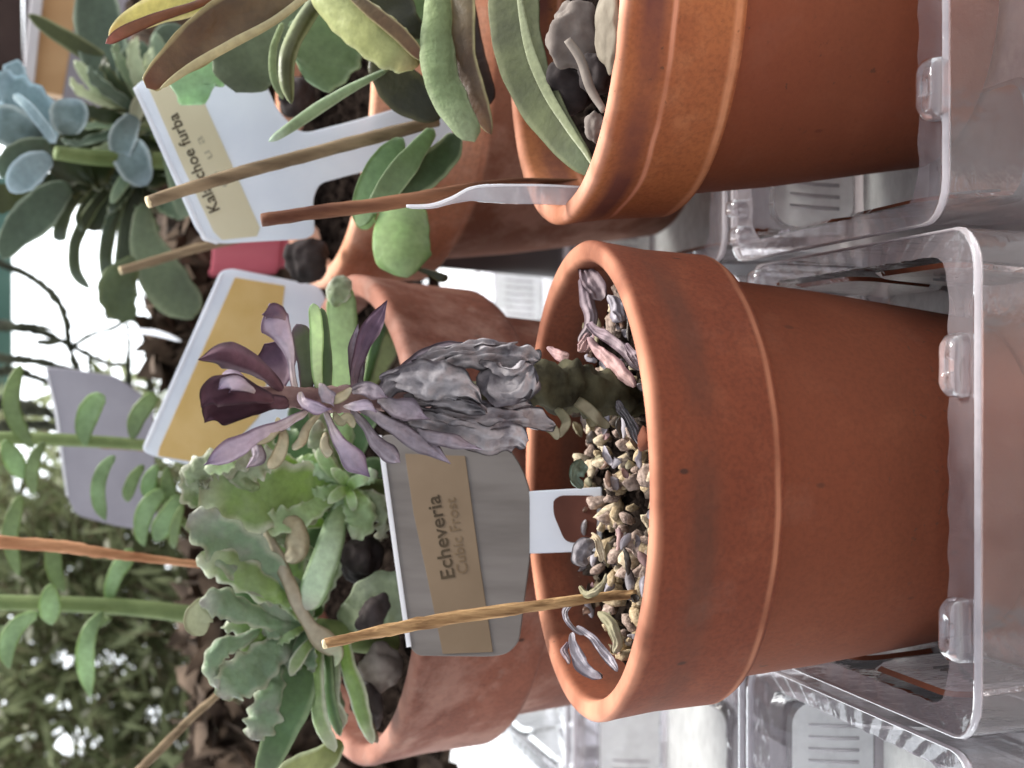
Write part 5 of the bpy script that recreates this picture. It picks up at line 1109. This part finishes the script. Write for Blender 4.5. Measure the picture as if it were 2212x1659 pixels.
tube('stem', [(-40, 945, 58.4, 26), (80, 948, 58.2, 28), (230, 955, 58, 26), (320, 962, 58, 24)], m_stemg, t, n=24)
tube('stem', [(330, 1030, 56.6, 8), (360, 1080, 56.4, 14), (390, 1120, 56.2, 16), (430, 1160, 56, 16)], m_stemg, t, n=16)

# ------------------------------------------------------------------ bare branches against the sky
m_twig = plain('twig', sr(44, 46, 36), sr(84, 86, 70), scale=120, rough=.85, bumps=.8)
t = thing('bare_branches', P(260, 850, 76), 'dark knobbly branching twigs in front of the white sky', 'branch')
TW = [
 [(-20, 560, 76, 14), (50, 590, 75.8, 14), (90, 615, 75.6, 16), (128, 655, 75.5, 15), (145, 700, 75.5, 13), (148, 740, 75.5, 13), (165, 790, 75.5, 12), (185, 825, 75.5, 10), (240, 870, 75.6, 12)],
 [(-20, 700, 76, 18), (50, 708, 75.8, 16), (110, 725, 75.6, 12), (155, 748, 75.5, 10), (200, 770, 75.4, 10), (235, 785, 75.3, 8), (280, 790, 75.3, 8)],
 [(-20, 712, 75.6, 12), (60, 702, 75.4, 9), (120, 712, 75.3, 6)],
 [(80, 740, 75.4, 12), (100, 740, 75.3, 14), (130, 738, 75.3, 8)],
 [(-20, 775, 76, 22), (60, 778, 75.8, 16), (130, 792, 75.6, 12), (200, 812, 75.6, 8)],
 [(-20, 800, 76.4, 20), (50, 805, 76.2, 16), (110, 830, 76, 10)],
 [(160, 745, 75.2, 8), (200, 722, 75, 8), (240, 710, 75, 7), (280, 690, 75, 8), (300, 700, 75, 6)],
 [(195, 770, 75.3, 7), (192, 790, 75.3, 6), (196, 808, 75.3, 6)],
 [(275, 700, 75.4, 10), (278, 740, 75.4, 8), (276, 790, 75.4, 12), (282, 850, 75.4, 14)],
 [(300, 700, 75.2, 6), (312, 740, 75.2, 8), (320, 790, 75.2, 9), (322, 850, 75.2, 12)],
 [(345, 720, 75.2, 5), (340, 745, 75.2, 9), (350, 770, 75.2, 5)],
 [(230, 660, 75.2, 8), (232, 688, 75.2, 5), (280, 680, 75.2, 6), (320, 690, 75.2, 5), (370, 700, 75.2, 6)],
 [(-20, 870, 77, 30), (60, 880, 76.8, 26), (130, 900, 76.8, 14), (220, 905, 76.8, 10)],
 [(-20, 925, 77.4, 30), (80, 918, 77.2, 22), (160, 925, 77.2, 14)],
]
for s in TW: tube('twig', s, m_twig, t, rough=.75, m=10, n=70, freq=2.6)

# ------------------------------------------------------------------ shrub and litter behind the left half
def shade(c, k): return (c[0]*k, c[1]*k, c[2]*k, 1)
m_l1 = plain('shrub_leaf_olive', sr(88, 96, 60), sr(164, 172, 130), scale=40, rough=.6, trans=.2)
m_l2 = plain('shrub_leaf_brown', sr(64, 58, 42), sr(128, 118, 92), scale=40, rough=.75, trans=.1)
m_l3 = plain('shrub_leaf_pale', sr(150, 150, 126), sr(196, 196, 176), scale=40, rough=.6, trans=.25)
def chips(name, n, mat, region, y0, y1, s0, s1, label, long=1.0, dens=None, wide=.55):
    verts, faces = [], []
    rs_ = random.Random(hash(name) % 1000 if False else len(name)*13+n)
    c = 0
    while c < n:
        px = rs_.uniform(*region[0]); py = rs_.uniform(*region[1])
        if dens and rs_.random() > dens(px, py): continue
        c += 1
        y = rs_.uniform(y0, y1); p = P(px, py, y)
        a = Vector((rs_.gauss(0, 1), rs_.gauss(0, 1), rs_.gauss(0, 1))).normalized(); b = a.cross(Vector((rs_.gauss(0, 1), rs_.gauss(0, 1), rs_.gauss(0, 1)))).normalized()
        s = rs_.uniform(s0, s1); a *= s*long; b *= s*wide; nn = a.cross(b).normalized()*s*.18
        k = len(verts)
        verts += [p-a, p-a*.3+b+nn, p+a*.5+b*.7+nn, p+a, p+a*.4-b*.7+nn, p-a*.35-b+nn, p+nn*1.6]
        for q in range(6): faces.append((k+q, k+(q+1) % 6, k+6))
    return mesh_obj(name, verts, faces, mat, origin=P(250, 1350, y0))
def dens(px, py):
    # thin towards the open sky on the right and in two narrow slots
    d = 1.0
    edge = 1080 - (px*.25 if px < 260 else 65)
    if py < edge: d *= max(0.0, 1-(edge-py)/260)*.5
    for (a, b, h, hw) in ((1425, 175, 22, 70), (1512, 170, 12, 90), (1590, 130, 12, 100), (1626, 100, 12, 60), (1385, 60, 10, 40), (1075, 60, 26, 22), (1012, 70, 26, 40)):
        if abs(py-a) < h and abs(px-b) < hw: d *= .06
    nz = noise.noise(Vector((px*.013, py*.045, 3.3)))
    if px < 400 and nz > .22: d *= .10
    return d
for (nm, n, mt, lb, s0, s1) in (('shrub_leaves', 9000, m_l1, 'olive mass of small shrub leaves behind the trailing plant', .25, .8),
                                ('twig_tangle', 6500, m_l2, 'tangle of dark brown twigs behind the frilly rosettes', .18, .55),
                                ('pale_litter', 1300, m_l3, 'scattered pale beige flakes in the shrub behind the trailing plant', .15, .42)):
    prop(chips(nm, n, mt, ((-120, 560), (760, 1950)), 80 if nm == 'pale_litter' else 82, 98, s0, s1, lb, {'shrub_leaves': 2.0, 'twig_tangle': 3.2}.get(nm, 1.2), dens, {'shrub_leaves': .3, 'twig_tangle': .14}.get(nm, .55)), lb, 'foliage', kind='stuff')

# ------------------------------------------------------------------ things further back on the right
m_red = plain('red_plastic', sr(176, 84, 96), sr(196, 104, 116), scale=20, rough=.45, bumps=.05)
cR = P(455, 447, 66)
pr = lathe('flower_pot', scaled(.5, .9), cR+Vector((0, 0, -8.6)), m_red); prop(pr, 'pinkish red plastic pot behind the white tag', 'flower pot')
bo = lathe('nursery_pot', [(2.9, 0), (2.75, .3), (2.2, cR.z-8.7), (.1, cR.z-8.65)], (cR.x, cR.y, .1), plain('dark_plastic', sr(52, 40, 38), sr(66, 52, 48), scale=20, rough=.5)); prop(bo, 'upturned dark nursery pot carrying the pinkish red pot', 'flower pot')
soil('dark soil in the pinkish red plastic pot', cR+Vector((0, 0, -.8)), 2.3)
# low bark bed between the red pot and the yellow tag
m_bark = plain('bark', sr(40, 30, 24), sr(108, 92, 78), scale=60, rough=.9, bumps=.8)
def barkbed(name, n, region, y0, y1, lb, s0=.4, s1=1.0):
    prop(chips(name, n, m_bark, region, y0, y1, s0, s1, lb, 1.3), lb, 'bark', kind='stuff')
barkbed('bark_chips', 900, ((335, 620), (380, 820)), 66, 74, 'dark bark chips behind the yellow tag and the red pot')
barkbed('bark_pieces', 1400, ((300, 700), (-150, 420)), 66, 76, 'dark bark behind the sage green rosette')
barkbed('bark_litter', 1800, ((420, 960), (560, 1720)), 66, 76, 'dark bark litter behind the frilly rosettes', .5, 1.3)
m_post = plain('dark_wood', sr(44, 32, 30), sr(66, 52, 48), scale=20, rough=.7)
m_slat = plain('pale_slat', sr(176, 172, 176), sr(204, 200, 200), scale=20, rough=.6)
m_slato = plain('orange_slat', sr(170, 132, 92), sr(196, 160, 120), scale=20, rough=.6, stretch=(1, 1, .3))
def board(name, a, b, wpx, mat, label, cat, depth=1.2):
    pl_ = None; A = P(*a); B = P(*b); T = (B-A).normalized(); view = (CAMP-A).normalized(); Nn = (view-T*view.dot(T)).normalized(); Sd = T.cross(Nn)
    w_ = wpx*cmpp(a[2])/2; vs = []
    for p in (A, B):
        for (x, z) in ((-w_, 0), (w_, 0), (w_, -depth), (-w_, -depth)): vs.append(p+Sd*x+Nn*z)
    o = mesh_obj(name, vs, [(0, 1, 2, 3), (4, 7, 6, 5), (0, 4, 5, 1), (1, 5, 6, 2), (2, 6, 7, 3), (3, 7, 4, 0)], mat, smooth=False, origin=A)
    bv = o.modifiers.new('edge', 'BEVEL'); bv.width = .0008; bv.segments = 2
    return prop(o, label, cat)
board('wooden_board_or_reflection_strip', (-30, -200, 84), (-20, 170, 84), 130, m_post, 'dark brown board in the far corner', 'board')
board('wooden_board_or_reflection_strip', (98, -180, 70), (60, 190, 70), 24, m_slat, 'narrow pale grey slat beside the dark corner board', 'board')
board('wooden_board_or_reflection_strip', (160, -180, 71), (98, 200, 71), 70, m_slato, 'orange tan wooden slat behind the spear shaped leaf', 'board')
board('wooden_board_or_reflection_strip', (330, -120, 70), (365, 70, 70), 90, m_slato, 'orange tan board behind the teal leaves', 'board')
board('backing_panel', (215, -160, 88), (215, 265, 88), 300, plain('lilac_grey', sr(120, 116, 122), sr(146, 140, 146), scale=8, rough=.8), 'pale lilac grey panel behind the sage green rosette', 'panel')
board('window_bar', (2, 380, 100), (4, 1100, 100), 44, plain('teal_bar', sr(70, 100, 92), sr(92, 122, 112), scale=20, rough=.5), 'teal green bar along the upper edge of the white sky', 'bar', 2.0)
